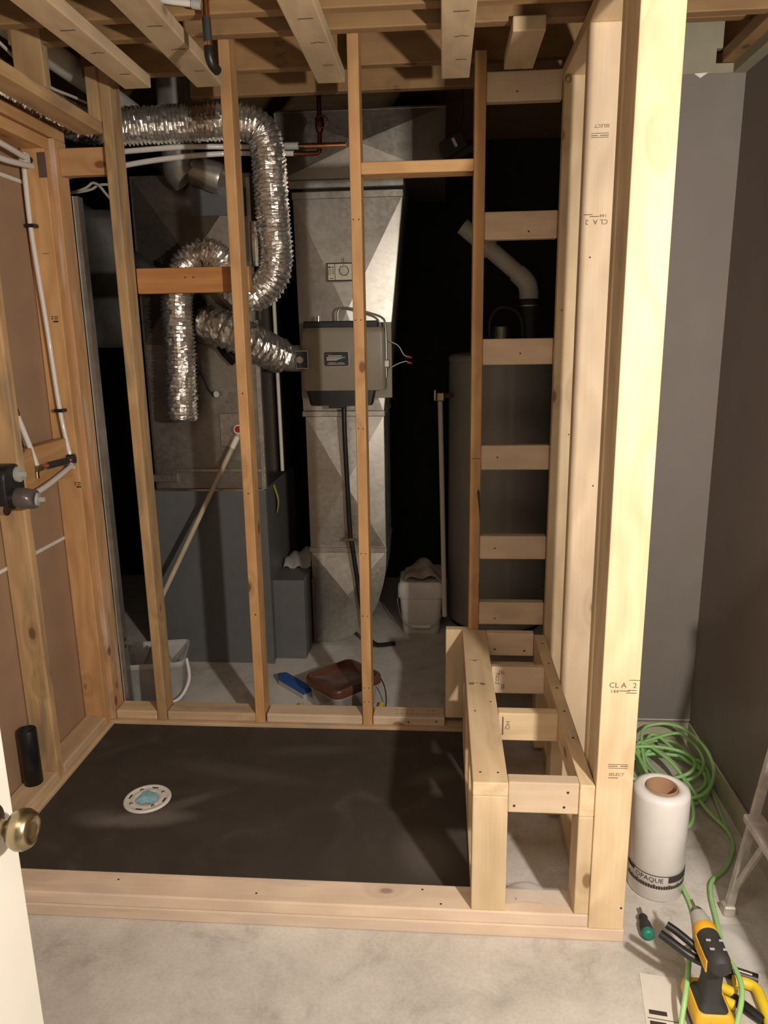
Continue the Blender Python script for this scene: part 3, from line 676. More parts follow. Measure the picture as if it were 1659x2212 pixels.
MB().cyl((-1.354,2.604,1.103),(-1.354,2.604,1.09),0.013,12).build('white_ring', M['pex'], r_)
MB().bbox((-1.378,-1.350),(2.372,2.41),(1.117,1.138),0.004,2).build('brass_tee', M['brass'], r_)
MB().cyl((-1.363,2.38,1.118),(-1.363,2.378,1.095),0.009,10).build('brass_drop', M['brass'], r_)
pipe(r_, 'pex_pipe', [(-1.365,2.392,1.13),(-1.372,2.375,1.2),(-1.385,2.345,1.31),(-1.388,2.34,1.325)], 0.0095, 'pex')
MB().cyl((-1.386,2.345,1.31),(-1.388,2.341,1.332),0.014,12).build('crimp_ring', M['chrome'], r_)
MB().cyl((-1.392,2.338,1.338),(-1.408,2.332,1.348),0.016,12).build('elbow', M['grey_plastic'], r_)

q_ = thing('supply_pipes', (-1.38,2.4,2.09), 'pair of white water supply pipes meeting at the top of the corner stud', 'water pipe')
pipe(q_, 'pex_pipe', [(-1.372,1.6,2.19),(-1.368,2.2,2.155),(-1.366,2.41,2.145),(-1.372,2.56,2.135)], 0.0095, 'pex')
pipe(q_, 'pex_pipe', [(-1.372,1.6,2.16),(-1.362,2.25,2.105),(-1.360,2.40,2.097),(-1.362,2.58,2.112)], 0.0095, 'pex')
MB().bbox((-1.40,-1.372),(2.565,2.60),(2.12,2.155),0.008,3).build('elbow', M['pex'], q_)
MB().cyl((-1.384,2.60,2.14),(-1.384,2.614,2.137),0.011,12).build('elbow_cap', M['black'], q_)

o = MB().lathe([(0.026,0.0),(0.0305,0.0),(0.0305,0.197),(0.029,0.2),(0.026,0.2),(0.026,0.0)], 28).build('drain_stub', M['dark_navy'], None, world=Matrix.Translation((-1.391,2.172,0.076)))
tag(o, 'short open black drain pipe standing on the left bottom plate', 'pipe')

# ------------------------------------------------------------------ door
d = thing('door_1', (-0.645,0.54,0.0), kind='structure')
MB().bbox((-0.662,-0.627),(0.16,0.92),(0.012,2.03),0.003,2).build('door_leaf', M['white_paint'], d)
kb = MB().lathe([(0.0001,0.0),(0.032,0.0),(0.032,0.004),(0.014,0.008),(0.0115,0.022),(0.013,0.030),(0.024,0.036),(0.0285,0.046),(0.028,0.054),(0.024,0.062),(0.0175,0.0655),(0.016,0.0625),(0.010,0.062),(0.0001,0.0615)], 32)
kb.xf(Matrix.Translation((-0.627,0.862,0.889)) @ Matrix.Rotation(pi/2,4,'Y')).build('door_knob', M['brass'], d)

# ------------------------------------------------------------------ overhead pipes
o = MB().tube([(-1.30,1.7,2.478),(-1.30,3.4,2.470)], 0.043, 20).build('insulated_pipe', M['insul']); tag(o, 'fat white covered pipe running under the joists above the left wall', 'pipe')
o = MB().tube(smooth_path([(-1.26,2.0,2.40),(-1.265,2.25,2.385),(-1.27,2.42,2.36),(-1.27,2.56,2.345),(-1.262,2.75,2.36),(-1.26,3.0,2.38)]),0.005,8).build('cable', M['cable']); tag(o, 'white cable sagging below the covered pipe above the left wall', 'cable')
t = thing('hanging_water_pipe', (-0.61,2.13,2.4), 'black sleeved copper pipe hanging in front of the ceiling joists', 'pipe')
MB().tube([(-0.612,2.13,2.60),(-0.611,2.13,2.395)],0.014,14).build('brass_tee', M['brass'], t)
MB().tube([(-0.611,2.13,2.396),(-0.611,2.13,2.352)],0.0105,14).build('copper_pipe', M['copper'], t)
MB().tube([(-0.611,2.13,2.352),(-0.610,2.13,2.296)],0.0115,14).build('black_sleeve', M['black_rubber'], t)
MB().tube([(-0.610,2.13,2.297),(-0.610,2.13,2.286)],0.0112,14).build('copper_ring', M['copper'], t)
MB().tube(smooth_path([(-0.610,2.13,2.286),(-0.609,2.13,2.262),(-0.605,2.14,2.246),(-0.60,2.165,2.24)]),0.0125,14).build('elbow', M['black'], t)
MB().tube([(-0.80,2.125,2.412),(-0.72,2.13,2.398),(-0.632,2.13,2.385)],0.009,12).build('pex_pipe', M['pex'], t)
MB().cyl((-0.645,2.13,2.387),(-0.622,2.13,2.383),0.0125,12).build('crimp_ring', M['grey_plastic'], t)

# ------------------------------------------------------------------ utility room: furnace
def xpanel(name, c, bump, mat, parent):
    """sheet-metal panel cross-broken into four facets"""
    c = [Vector(p) for p in c]; n = (c[1]-c[0]).cross(c[3]-c[0]).normalized()
    if n.y > 0: n = -n
    mid = sum(c, Vector())/4 + n*bump
    bk_ = [p - n*0.004 for p in c]
    return MB().add(c+[mid]+bk_, [(0,1,4),(1,2,4),(2,3,4),(3,0,4),(8,7,6,5),(0,5,6,1),(1,6,7,2),(2,7,8,3),(3,8,5,0)]).build(name, M[mat], parent)

fn = thing('furnace', (-1.08,3.65,0), 'dark grey furnace with a bare metal plenum on top behind the studs', 'furnace')
FY = 3.31
MB().bbox((-1.375,-0.812),(FY,4.0),(0.0,0.862),0.006,2).build('cabinet', M['furnace'], fn)
MB().box((-0.846,-0.808),(FY-0.004,FY+0.01),(0.0,0.862)).build('corner_trim', M['furnace'], fn)
MB().box((-1.37,-0.815),(FY-0.003,FY+0.006),(0.858,0.866)).build('top_edge', M['chrome'], fn)
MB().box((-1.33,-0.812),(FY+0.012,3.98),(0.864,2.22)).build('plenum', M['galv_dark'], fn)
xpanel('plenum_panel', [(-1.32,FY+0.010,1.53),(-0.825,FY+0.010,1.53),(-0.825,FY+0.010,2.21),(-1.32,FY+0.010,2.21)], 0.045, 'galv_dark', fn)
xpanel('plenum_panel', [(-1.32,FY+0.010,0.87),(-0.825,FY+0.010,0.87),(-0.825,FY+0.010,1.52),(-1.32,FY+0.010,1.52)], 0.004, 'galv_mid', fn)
MB().box((-0.826,-0.806),(FY+0.004,FY+0.03),(0.866,2.2)).build('corner_flange', M['galv'], fn)
for z in (0.90,0.93,0.96,1.02,1.10,1.25): MB().cyl((-0.815,FY+0.004,z),(-0.815,FY,z),0.004,8).build('screw', M['chrome'], fn)
tp_ = MB()
random.seed(5)
tp_.bbox((-1.005,-0.86),(FY+0.000,FY+0.0075),(1.065,1.215),0.002,1).build('foil_tape', M['foil_tape'], fn)
MB().bbox((-1.34,-1.22),(FY-0.002,FY+0.0075),(0.90,0.935),0.002,1).build('foil_tape', M['foil_tape'], fn)
MB().bbox((-1.25,-0.82),(FY+0.003,FY+0.0075),(0.945,0.962),0.002,1).build('foil_tape', M['foil_tape'], fn)
MB().box((-1.06,-0.83),(FY-0.02,FY+0.02),(2.05,2.16)).build('access_panel', M['furnace'], fn)
# slanted black coil drain pan across the plenum
MB().tube([(-1.20,FY-0.045,1.87),(-1.107,FY-0.045,1.765),(-0.93,FY-0.045,1.49),(-0.895,FY-0.045,1.445)], [0.03,0.036,0.036,0.03], 4, smooth=False).build('coil_rail', M['black'], fn)
gv = MB().bbox((-1.105,-1.075),(FY-0.03,FY+0.008),(1.39,1.46),0.005,2).build('gas_switch', M['black'], fn)
MB().box((-1.102,-1.072),(FY-0.034,FY-0.030),(1.452,1.480)).build('tag', M['pink'], gv)
pipe(fn, 'sensor_wire', [(-1.07,FY-0.02,1.40),(-1.05,FY-0.022,1.35),(-1.035,FY-0.02,1.315),(-1.01,FY-0.01,1.30)], 0.004, 'black', 6, 6)
MB().cyl((-1.02,FY+0.0,1.30),(-1.005,FY-0.02,1.302),0.014,12).build('sensor_boss', M['steel'], fn)
sheet('care_tag', (-0.02,0.02), (-0.09,0.05), lambda u, v: 0.01*sin(v*4), 3, 8, 'tag_yellow', fn, 0.001, Matrix.Translation((-0.803,3.50,0.80)) @ Matrix.Rotation(pi/2,4,'Y') @ Matrix.Rotation(pi/2,4,'Z'))
MB().tube([(-0.79,3.58,2.1),(-0.79,3.60,1.0),(-0.79,3.60,0.90)],0.009,10).build('condensate_pipe', M['pvc'], fn)

MB().tube([(-0.79,3.29,2.02),(-0.788,3.29,1.93),(-0.79,3.29,1.84)],[0.022,0.026,0.023],12,smooth=False).build('foil_wrap', M['foil'], fn)
MB().tube([(-0.79,3.29,2.2),(-0.79,3.29,1.62)],0.014,12).build('refrigerant_line', M['black_rubber'], fn)
vp = thing('vent_pipe', (-1.08,3.24,2.2), 'round metal vent pipe dropping through the joists in front of the furnace', 'vent pipe')
MB().tube([(-1.08,3.235,2.62),(-1.08,3.235,2.26)],0.068,28).build('pipe_section', M['galv_pipe'], vp)
MB().tube(smooth_path([(-1.08,3.235,2.27),(-1.075,3.235,2.22),(-1.05,3.24,2.19)]),0.070,28).build('elbow', M['galv_pipe'], vp)
MB().tube([(-1.03,3.245,2.225),(-0.93,3.26,2.19),(-0.915,3.262,2.185)],[0.056,0.062,0.058],28).build('elbow', M['galv_pipe'], vp)

def flex(name, pts, r, mat, pitch, amp, seg=30, label=None, cat=None, group=None, seed=0.0):
    sp = smooth_path(pts, 40)
    ln = [0.0]
    for i in range(1, len(sp)): ln.append(ln[-1]+(sp[i]-sp[i-1]).length)
    n = int(ln[-1]/pitch*4); path = []; j = 0
    for k in range(n+1):
        t_ = ln[-1]*k/n
        while j < len(ln)-2 and ln[j+1] < t_: j += 1
        f_ = (t_-ln[j])/max(1e-9, ln[j+1]-ln[j]); path.append(sp[j].lerp(sp[j+1], f_))
    m_ = MB().tube(path, [r + amp*cos(2*pi*k/4.0) for k in range(n+1)], seg, caps=True)
    nv = (n+1)*seg
    for i in range(nv):
        c_ = path[i//seg]; dv = m_.v[i]-c_
        m_.v[i] = c_ + dv*(1+0.085*noise.noise(m_.v[i]*52+Vector((seed,0,0)))+0.03*noise.noise(m_.v[i]*130))
    o_ = m_.build(name, M[mat])
    o_.data.polygons.foreach_set('use_smooth', [False]*len(o_.data.polygons))
    return tag(o_, label, cat, group)
flex('flexible_duct', [(-1.395,1.7,2.338),(-1.395,2.3,2.338),(-1.395,2.72,2.340),(-1.375,2.96,2.345),(-1.28,3.07,2.350),(-1.0,3.095,2.358),(-0.81,3.095,2.360),(-0.72,3.105,2.338),(-0.682,3.11,2.26),(-0.672,3.10,2.04),(-0.664,3.10,1.86),(-0.69,3.10,1.77),(-0.76,3.115,1.718),(-0.835,3.14,1.740),(-0.878,3.155,1.80),(-0.915,3.165,1.855),(-0.975,3.17,1.882),(-1.048,3.17,1.845),(-1.095,3.17,1.76),(-1.110,3.168,1.66),(-1.112,3.165,1.5),(-1.116,3.16,1.33),(-1.122,3.16,1.205)], 0.0645, 'foil', 0.016, 0.0045, label='silver foil flexible duct snaking under the joists, down and over in front of the furnace', cat='duct')
flex('humidifier_duct', [(-1.02,3.30,1.60),(-0.975,3.22,1.60),(-0.90,3.20,1.57),(-0.82,3.24,1.528),(-0.755,3.345,1.480),(-0.725,3.39,1.462)], 0.076, 'foil_tape', 0.028, 0.004, label='thick dull flexible duct joining the furnace plenum to the humidifier', cat='duct', seed=4.0)

pp = thing('overhead_pipes', (-0.8,3.2,2.25), 'two bowed white plastic pipes with copper ends below the foil duct', 'water pipe')
pipe(pp, 'pex_pipe', [(-1.64,3.10,2.25),(-1.24,3.11,2.270),(-1.02,3.13,2.283),(-0.86,3.19,2.292),(-0.72,3.205,2.292),(-0.585,3.205,2.290)], 0.0105, 'pex')
pipe(pp, 'pex_pipe', [(-1.62,3.10,2.16),(-1.24,3.11,2.221),(-1.02,3.14,2.250),(-0.86,3.205,2.270),(-0.72,3.225,2.270),(-0.60,3.225,2.266)], 0.0105, 'pex')
MB().tube([(-0.63,3.205,2.290),(-0.576,3.205,2.289)],0.014,12).build('crimp_sleeve', M['grey_plastic'], pp)
MB().tube([(-0.577,3.205,2.289),(-0.546,3.205,2.288)],0.009,12).build('brass_end', M['brass'], pp)
MB().tube([(-0.551,3.205,2.288),(-0.385,3.205,2.287)],0.0105,12).build('copper_pipe', M['copper'], pp)
MB().tube(smooth_path([(-0.60,3.225,2.264),(-0.53,3.225,2.264),(-0.498,3.225,2.268),(-0.493,3.225,2.30),(-0.491,3.225,2.46),(-0.49,3.225,2.61)]),0.0095,12).build('copper_pipe', M['copper_old'], pp)
MB().tube([(-0.491,3.225,2.34),(-0.491,3.225,2.36),(-0.491,3.225,2.39),(-0.491,3.225,2.40)],[0.012,0.018,0.018,0.012],12).build('stop_valve', M['copper_old'], pp)
MB().tube([(-0.478+0.022*cos(a*pi/6),3.205,2.375+0.022*sin(a*pi/6)) for a in range(13)],0.003,6,caps=False).build('valve_wheel', M['copper_old'], pp)

# ------------------------------------------------------------------ return duct and humidifier
rd = thing('return_duct', (-0.47,3.75,0), 'tall galvanised return duct with creased panels behind the middle stud', 'duct')
RY = 3.55
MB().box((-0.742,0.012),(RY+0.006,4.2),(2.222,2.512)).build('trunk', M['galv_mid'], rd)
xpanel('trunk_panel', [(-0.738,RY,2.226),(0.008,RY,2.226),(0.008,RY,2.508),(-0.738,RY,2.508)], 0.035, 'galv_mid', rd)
MB().box((-0.742,0.012),(RY-0.003,RY+0.006),(2.505,2.512)).build('trunk_edge', M['chrome'], rd)
MB().box((-0.742,-0.735),(RY-0.003,RY+0.006),(2.222,2.512)).build('trunk_edge', M['galv'], rd)
MB().bbox((-0.690,-0.172),(RY-0.010,4.0),(2.190,2.226),0.003,1).build('collar', M['galv'], rd)
MB().bbox((-0.678,-0.174),(RY-0.006,3.99),(2.145,2.178),0.003,1).build('collar', M['galv'], rd)
def prism(front, yb):
    n_ = len(front); back = [(x, yb, z) for x, _, z in front]
    return MB().add(list(front)+back, [tuple(range(n_)), tuple(reversed(range(n_,2*n_)))]+[(i,(i+1)%n_,n_+(i+1)%n_,n_+i) for i in range(n_)])
y_ = RY+0.004
prism([(-0.664,y_,1.19),(-0.277,y_,1.19),(-0.178,y_,2.15),(-0.674,y_,2.15)], 3.98).build('transition', M['galv'], rd)
# front of the transition, creased into big triangles
c0,c1,c2,c3 = Vector((-0.662,RY,1.195)),Vector((-0.279,RY,1.195)),Vector((-0.182,RY,2.146)),Vector((-0.672,RY,2.146))
md = Vector((-0.440,RY-0.024,1.655))
MB().add([c0,c1,c2,c3,md],[(0,1,4),(1,2,4),(2,3,4),(3,0,4),(3,2,1,0)]).build('transition_panel', M['galv'], rd)
MB().bbox((-0.668,-0.270),(RY-0.012,3.97),(1.172,1.200),0.003,1).build('collar', M['galv'], rd)
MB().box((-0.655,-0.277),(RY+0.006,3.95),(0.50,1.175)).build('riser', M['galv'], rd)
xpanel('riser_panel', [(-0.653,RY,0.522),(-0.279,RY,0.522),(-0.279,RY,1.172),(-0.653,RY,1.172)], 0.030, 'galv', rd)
MB().bbox((-0.660,-0.271),(RY-0.010,3.95),(0.496,0.524),0.003,1).build('collar', M['galv'], rd)
# boot: flat cheek with a rounded heel
out = [(-0.653,RY,0.50)]
for k in range(13):
    a = k/12*pi/2
    out.append((-0.640+0.365*cos(a)**0.75, RY, 0.50-0.485*sin(a)**1.0*1.0))
out.append((-0.646,RY,0.012))
out = [out[0]] + sorted(out[1:-1], key=lambda p: -p[2]) + [out[-1]]
prism([(x,RY+0.004,z) for x,_,z in out], 3.94).build('boot', M['galv'], rd)
mdb = Vector((-0.47,RY-0.032,0.28)); nO = len(out)
MB().add([Vector(p) for p in out]+[mdb], [(i,(i+1)%nO,nO) for i in range(nO)]).build('boot_cheek', M['galv'], rd)
MB().bbox((-0.655,-0.635),(RY-0.010,RY+0.005),(0.012,0.36),0.002,1).build('seam', M['galv_dark'], rd)

fb_ = MB().bbox((-0.815,-0.662),(3.37,3.80),(0.0,0.405),0.004,2).build('filter_box', M['furnace']); tag(fb_, 'low grey metal filter box standing between furnace and return duct', 'filter box')
random.seed(21)
o = sheet('folded_rag', (-0.80,-0.66), (3.56,3.80), lambda u, v: 0.412+0.085*sin(pi*min(1,v*1.2))*(0.4+0.6*u)+0.01*sin(u*14+v*9), 12, 12, 'dust_white', None, 0.004)
tag(o, 'crumpled pale cloth lying on the low grey filter box', 'cloth')

hm = thing('humidifier', (-0.45,3.45,1.25), 'beige furnace humidifier with black trays mounted on the return duct', 'humidifier')
HY = 3.40
MB().box((-0.655,-0.232),(HY+0.085,RY-0.0265),(1.265,1.605)).build('back_plate', M['humid'], hm)
case = MB().loft([rrect(-0.447,(HY+3.49)/2,z,0.193-dx,(3.49-HY)/2-dx*0.4,0.022) for z,dx in ((1.305,0.004),(1.31,0.0),(1.555,0.0),(1.578,0.006),(1.584,0.016))])
case.build('case', M['humid'], hm)
MB().bbox((-0.622,-0.286),(HY+0.01,3.49),(1.582,1.612),0.004,1).build('top_tray', M['black'], hm)
MB().loft([rrect(-0.462,3.452,z,hx,0.036,0.012) for z,hx in ((1.236,0.140),(1.245,0.146),(1.296,0.156),(1.304,0.158))]).build('drip_tray', M['black'], hm)
MB().bbox((-0.52,-0.44),(3.42,3.47),(1.224,1.24),0.003,1).build('drip_spout', M['black'], hm)
lab = MB().loft([[Vector((p.x,HY-0.0015 if e else HY+0.002,p.y)) for p in rrect(-0.476,1.446,0,0.058,0.034,0.009)] for e in (0,1)]).build('label_plate', M['chrome'], hm)
MB().loft([[Vector((p.x,HY-0.0022 if e else HY-0.001,p.y)) for p in rrect(-0.476,1.446,0,0.0555,0.0315,0.008)] for e in (0,1)]).build('label_face', M['black'], lab)
bars(lab, [(-0.036,0.026,0.012,0.0155)]+[(-0.044,0.040-0.012*k,0.006-0.0042*k,0.0085-0.0042*k) for k in range(4)]+[(-0.035,0.0,-0.0185,-0.0165),(0.005,0.035,-0.0185,-0.0165),(-0.042,0.04,-0.024,-0.022)], (-0.476,HY-0.0022,1.446), FR, UP, 'white_ink', 'print')
bars(lab, [(-0.043,-0.02,0.019,0.023),(-0.040,-0.01,-0.0145,-0.0125)], (-0.476,HY-0.0022,1.446), FR, UP, 'ink_red', 'print')
KY = 3.366
kp = MB().box((-0.655,-0.598),(KY,HY+0.01),(1.406,1.485)).build('control_plate', M['chrome'], hm)
MB().box((-0.652,-0.601),(KY-0.0015,KY+0.001),(1.409,1.482)).build('control_face', M['black'], kp)
MB().tube([(-0.634,KY-0.001,1.446),(-0.634,KY-0.016,1.446),(-0.634,KY-0.018,1.446)],[0.019,0.018,0.015],28).build('knob', M['chrome'], kp)
MB().tube([(-0.735,3.385,1.464),(-0.70,3.425,1.452),(-0.63,3.455,1.448)],0.060,28).build('inlet_collar', M['galv'], hm)
MB().tube(smooth_path([(-0.470,3.45,1.612),(-0.470,3.45,1.650),(-0.452,3.45,1.668),(-0.40,3.445,1.664),(-0.31,3.44,1.640),(-0.268,3.435,1.622),(-0.255,3.43,1.595),(-0.252,3.425,1.52),(-0.252,3.425,1.44)]),0.005,10).build('feed_tube', M['steel'], hm)
sv = MB().bbox((-0.268,-0.238),(3.41,3.44),(1.405,1.440),0.004,2).build('solenoid_valve', M['steel'], hm)
MB().cyl((-0.253,3.425,1.405),(-0.253,3.425,1.362),0.006,10).build('valve_stem', M['brass'], sv)
MB().cyl((-0.268,3.425,1.422),(-0.285,3.425,1.436),0.005,10).build('valve_handle', M['steel'], sv)
for p in ((-0.285,1.50),(-0.285,1.34)): MB().cyl((p[0],HY+0.02,p[1]),(p[0]+0.006,HY+0.005,p[1]),0.008,10).build('screw', M['chrome'], hm)
MB().cyl((-0.560,3.45,1.612),(-0.560,3.45,1.635),0.008,10).build('screw', M['chrome'], hm)
MB().tube(smooth_path([(-0.455,3.46,1.238),(-0.455,3.46,1.10),(-0.452,3.47,0.9),(-0.445,3.48,0.62),(-0.436,3.48,0.55),(-0.418,3.48,0.40),(-0.395,3.47,0.23),(-0.37,3.47,0.10),(-0.33,3.49,0.03),(-0.24,3.55,0.012)]),0.0115,12).build('drain_hose', M['black'], hm)
MB().bbox((-0.475,-0.415),(3.462,RY-0.002),(0.578,0.592),0.002,1).build('hose_clamp', M['brass'], hm)

pipe(hm, 'wire', [(-0.24,3.46,1.52),(-0.20,3.46,1.50),(-0.175,3.455,1.46),(-0.155,3.455,1.45)], 0.0022, 'cable', 6, 6)
pipe(hm, 'wire', [(-0.24,3.46,1.40),(-0.20,3.455,1.42),(-0.165,3.455,1.43),(-0.15,3.455,1.425)], 0.0022, 'cable', 6, 6)
for z_ in (1.45,1.425): MB().tube([(-0.158,3.455,z_),(-0.138,3.453,z_-0.004)],[0.007,0.004],8).build('wire_nut', M['red'], hm)
hs = thing('humidistat', (-0.465,3.53,1.79), 'small beige dial control with a round metal knob on the duct above the humidifier', 'thermostat')
hy = 3.502
MB().box((-0.520,-0.405),(hy-0.0,hy+0.014),(1.788,1.868)).build('frame', M['black'], hs)
MB().box((-0.516,-0.486),(hy-0.003,hy+0.001),(1.7935,1.8625)).build('scale_plate', M['beige_plate'], hs)
fc = MB().box((-0.483,-0.408),(hy-0.003,hy+0.001),(1.7935,1.8625)).build('face_plate', M['beige_plate'], hs)
MB().cyl((-0.442,hy-0.003,1.832),(-0.442,hy-0.012,1.832),0.021,24).build('dial_ring', M['black'], hs)
MB().cyl((-0.442,hy-0.012,1.832),(-0.442,hy-0.016,1.832),0.0185,24).build('knob', M['chrome'], hs)
bars(hs, [(-0.014,-0.002,0.018,0.024),(0.004,0.011,0.018,0.023),(-0.012,-0.010,-0.014,0.014),(-0.005,-0.003,-0.014,0.014),(0.006,0.009,-0.012,0.013),(-0.007,0.008,-0.029,-0.026)], (-0.501,hy-0.003,1.828), FR, UP, 'ink', 'print')
bars(hs, [(-0.0015+0.026*cos(a)-0.002,-0.0015+0.026*cos(a)+0.002,0.026*sin(a)-0.0012,0.026*sin(a)+0.0012) for a in (radians(d_) for d_ in (95,130,170,215,250,300))], (-0.442,hy-0.003,1.832), FR, UP, 'ink', 'print')
MB().box((-0.4465,-0.4445),(3.505,3.509),(1.868,1.888)).build('pen_mark', M['ink'], hs)

# ------------------------------------------------------------------ water heater and things beside it
wh = thing('water_heater', (0.30,3.95,0), 'tall grey cylindrical water heater behind the ladder of short blocks', 'water heater')
MB().lathe([(0.0001,0.02),(0.25,0.02),(0.262,0.03),(0.265,0.05),(0.265,1.395),(0.262,1.405)],56,(0.30,3.95,0)).build('tank_jacket', M['heater'], wh)
MB().lathe([(0.262,1.405),(0.267,1.408),(0.267,1.435),(0.255,1.445),(0.10,1.462),(0.0001,1.465)],56,(0.30,3.95,0)).build('top_cap', M['heater'], wh)
MB().lathe([(0.23,0.0),(0.25,0.0),(0.25,0.03),(0.23,0.03)],40,(0.30,3.95,0)).build('base_ring', M['black'], wh)
MB().tube([(0.30,3.95,1.46),(0.30,3.95,1.58)],0.05,20).build('draft_collar', M['galv_dark'], wh)
MB().tube(smooth_path([(0.25,3.95,1.46),(0.24,3.94,1.60),(0.28,3.92,1.67),(0.36,3.92,1.66),(0.40,3.93,1.60),(0.41,3.94,1.46)]),0.010,10).build('water_line', M['black_rubber'], wh)
rv = thing('relief_pipe', (0.0,3.72,0.1), 'thin white overflow pipe with a brass valve running down the side of the water heater', 'pipe')
MB().tube([(-0.010,3.74,1.225),(0.016,3.66,0.12)],0.0125,14).build('pipe', M['pvc'], rv)
MB().bbox((-0.028,0.012),(3.725,3.775),(1.222,1.268),0.006,2).build('valve_body', M['brass'], rv)
MB().tube([(0.006,3.75,1.25),(0.05,3.80,1.25)],0.012,12).build('valve_nipple', M['brass'], rv)
MB().bbox((-0.042,-0.030),(3.74,3.755),(1.225,1.28),0.003,1).build('lever', M['steel'], rv)
pv_ = thing('exhaust_elbow', (0.38,4.0,1.7), 'white plastic exhaust pipe elbowing down above the water heater', 'pipe')
MB().tube([(0.10,4.0,2.075),(0.235,4.0,1.965),(0.395,4.0,1.830)],0.042,24).build('pipe', M['pvc'], pv_)
MB().tube(smooth_path([(0.375,4.0,1.846),(0.425,4.0,1.795),(0.438,4.0,1.745),(0.438,4.0,1.70)]),0.048,24).build('elbow', M['pvc'], pv_)
MB().tube([(0.438,4.0,1.715),(0.438,4.0,1.66),(0.438,4.0,1.60)],[0.052,0.052,0.05],24).build('rubber_coupling', M['black_rubber'], pv_)
MB().tube([(0.438,4.0,1.685),(0.438,4.0,1.678)],0.0535,24).build('hose_clamp', M['steel'], pv_)
MB().tube([(0.438,4.0,1.60),(0.438,4.0,1.46)],0.045,20).build('pipe', M['black_rubber'], pv_)
MB().tube([(0.232,4.0,1.967),(0.245,4.0,1.957)],0.049,24).build('hub', M['pvc'], pv_)

bkx, bky = -0.108, 3.80
bk_ = thing('white_bucket', (bkx,bky,0), 'squarish off-white plastic bucket with a wire handle beside the water heater', 'bucket')
MB().loft([rrect(bkx,bky,z,h,h,r) for z,h,r in ((0.0,0.090,0.025),(0.004,0.096,0.03),(0.20,0.112,0.034),(0.215,0.113,0.034))]).build('pail', M['bucket'], bk_)
MB().loft([rrect(bkx,bky,z,h,h,0.036) for z,h in ((0.205,0.119),(0.21,0.122),(0.262,0.122),(0.285,0.117))], True, False).build('rim', M['bucket'], bk_)
MB().loft([rrect(bkx,bky,z,h,h,r) for z,h,r in ((0.27,0.112,0.032),(0.288,0.112,0.032),(0.292,0.104,0.03))]).build('lid', M['bucket'], bk_)
hp = [(bkx-0.118,bky-0.02,0.235),(bkx-0.125,bky-0.06,0.16),(bkx-0.095,bky-0.125,0.09),(bkx-0.045,bky-0.14,0.062),(bkx,bky-0.142,0.060),(bkx+0.045,bky-0.14,0.062),(bkx+0.095,bky-0.125,0.09),(bkx+0.125,bky-0.06,0.16),(bkx+0.118,bky-0.02,0.235)]
MB().tube(smooth_path(hp),0.0028,8).build('handle', M['steel'], bk_)
MB().tube([(bkx-0.05,bky-0.1405,0.0615),(bkx,bky-0.142,0.060),(bkx+0.05,bky-0.1405,0.0615)],0.009,12).build('grip', M['bucket'], bk_)
o = sheet('rag', (bkx-0.085,bkx+0.118), (bky-0.115,bky+0.10), lambda u, v: 0.297+0.085*(sin(pi*min(1,0.12+u*0.8))**1.2)*sin(pi*min(1,0.12+v*0.75))+0.012*sin(u*11+v*4)+0.006*sin(v*17), 18, 18, 'cloth', None, 0.004)
tag(o, 'grey-brown rag heaped on the lid of the white bucket', 'rag')

o = thing('junction_box', (0.04,3.45,2.33), 'black device box with a white sticker hanging beside the trunk duct', 'device')
R = Matrix.Translation((0.045,3.46,2.325)) @ Matrix.Rotation(radians(-28),4,'Y')
MB().bbox((-0.055,0.055),(-0.04,0.04),(-0.035,0.035),0.008,2).xf(R).build('housing', M['black_rubber'], o)
MB().bbox((-0.03,0.075),(-0.03,0.03),(-0.062,-0.03),0.01,2).xf(R).build('cover', M['black_rubber'], o)
MB().box((0.0,0.012),(-0.0415,-0.04),(-0.015,0.022)).xf(R).build('sticker', M['white_plastic'], o)
MB().tube([(0.06,3.46,2.35),(0.08,3.46,2.45),(0.08,3.46,2.62)],0.006,8).build('hanger', M['black_rubber'], o)

o = thing('broom_handle', (-1.4,3.05,0), 'thin pale stick with a white sleeve slanting across the furnace front', 'stick')
p_hi = Vector((-0.905,3.275,1.135)); p_lo = Vector((-1.246,3.10,0.438)); dv = (p_lo-p_hi); p_fl = p_hi + dv*1.075
MB().tube([p_hi, p_fl],0.0115,12).build('shaft', M['stick'], o)
MB().tube([p_hi+dv*0.03, p_hi+dv*0.10],0.0135,12).build('sleeve', M['white_plastic'], o)
MB().tube([p_hi+Vector((0.0,-0.012,0.012)), p_hi+Vector((0,-0.020,0.014))],0.021,16).build('end_ring', M['white_plastic'], o)
MB().tube([p_hi+Vector((0.0,-0.020,0.014)), p_hi+Vector((0,-0.024,0.015))],0.015,16).build('end_button', M['red'], o)

o = MB().tube(smooth_path([(-1.95,3.55,2.30),(-1.66,3.5,2.13),(-1.51,3.5,2.03),(-1.42,3.45,1.96),(-1.36,3.36,1.90),(-1.30,3.28,1.86),(-1.22,3.275,1.80)]),0.036,14).build('black_pipe', M['black_rubber']); tag(o, 'curved black rubber pipe sloping down to the left side of the furnace', 'pipe')
for k, pts in enumerate(([(-2.0,3.4,2.13),(-1.6,3.38,2.178),(-1.51,3.38,2.21),(-1.445,3.38,2.145),(-1.36,3.36,2.10)], [(-2.0,3.42,2.16),(-1.59,3.40,2.18),(-1.50,3.40,2.205),(-1.44,3.40,2.205),(-1.36,3.38,2.20)])):
    o = MB().tube(smooth_path(pts),0.006,8).build('cable', M['cable']); tag(o, ('white cable crossing behind the corner stud and drooping at its end', 'white cable crossing behind the corner stud and running level')[k], 'cable', 'cables behind the corner stud')
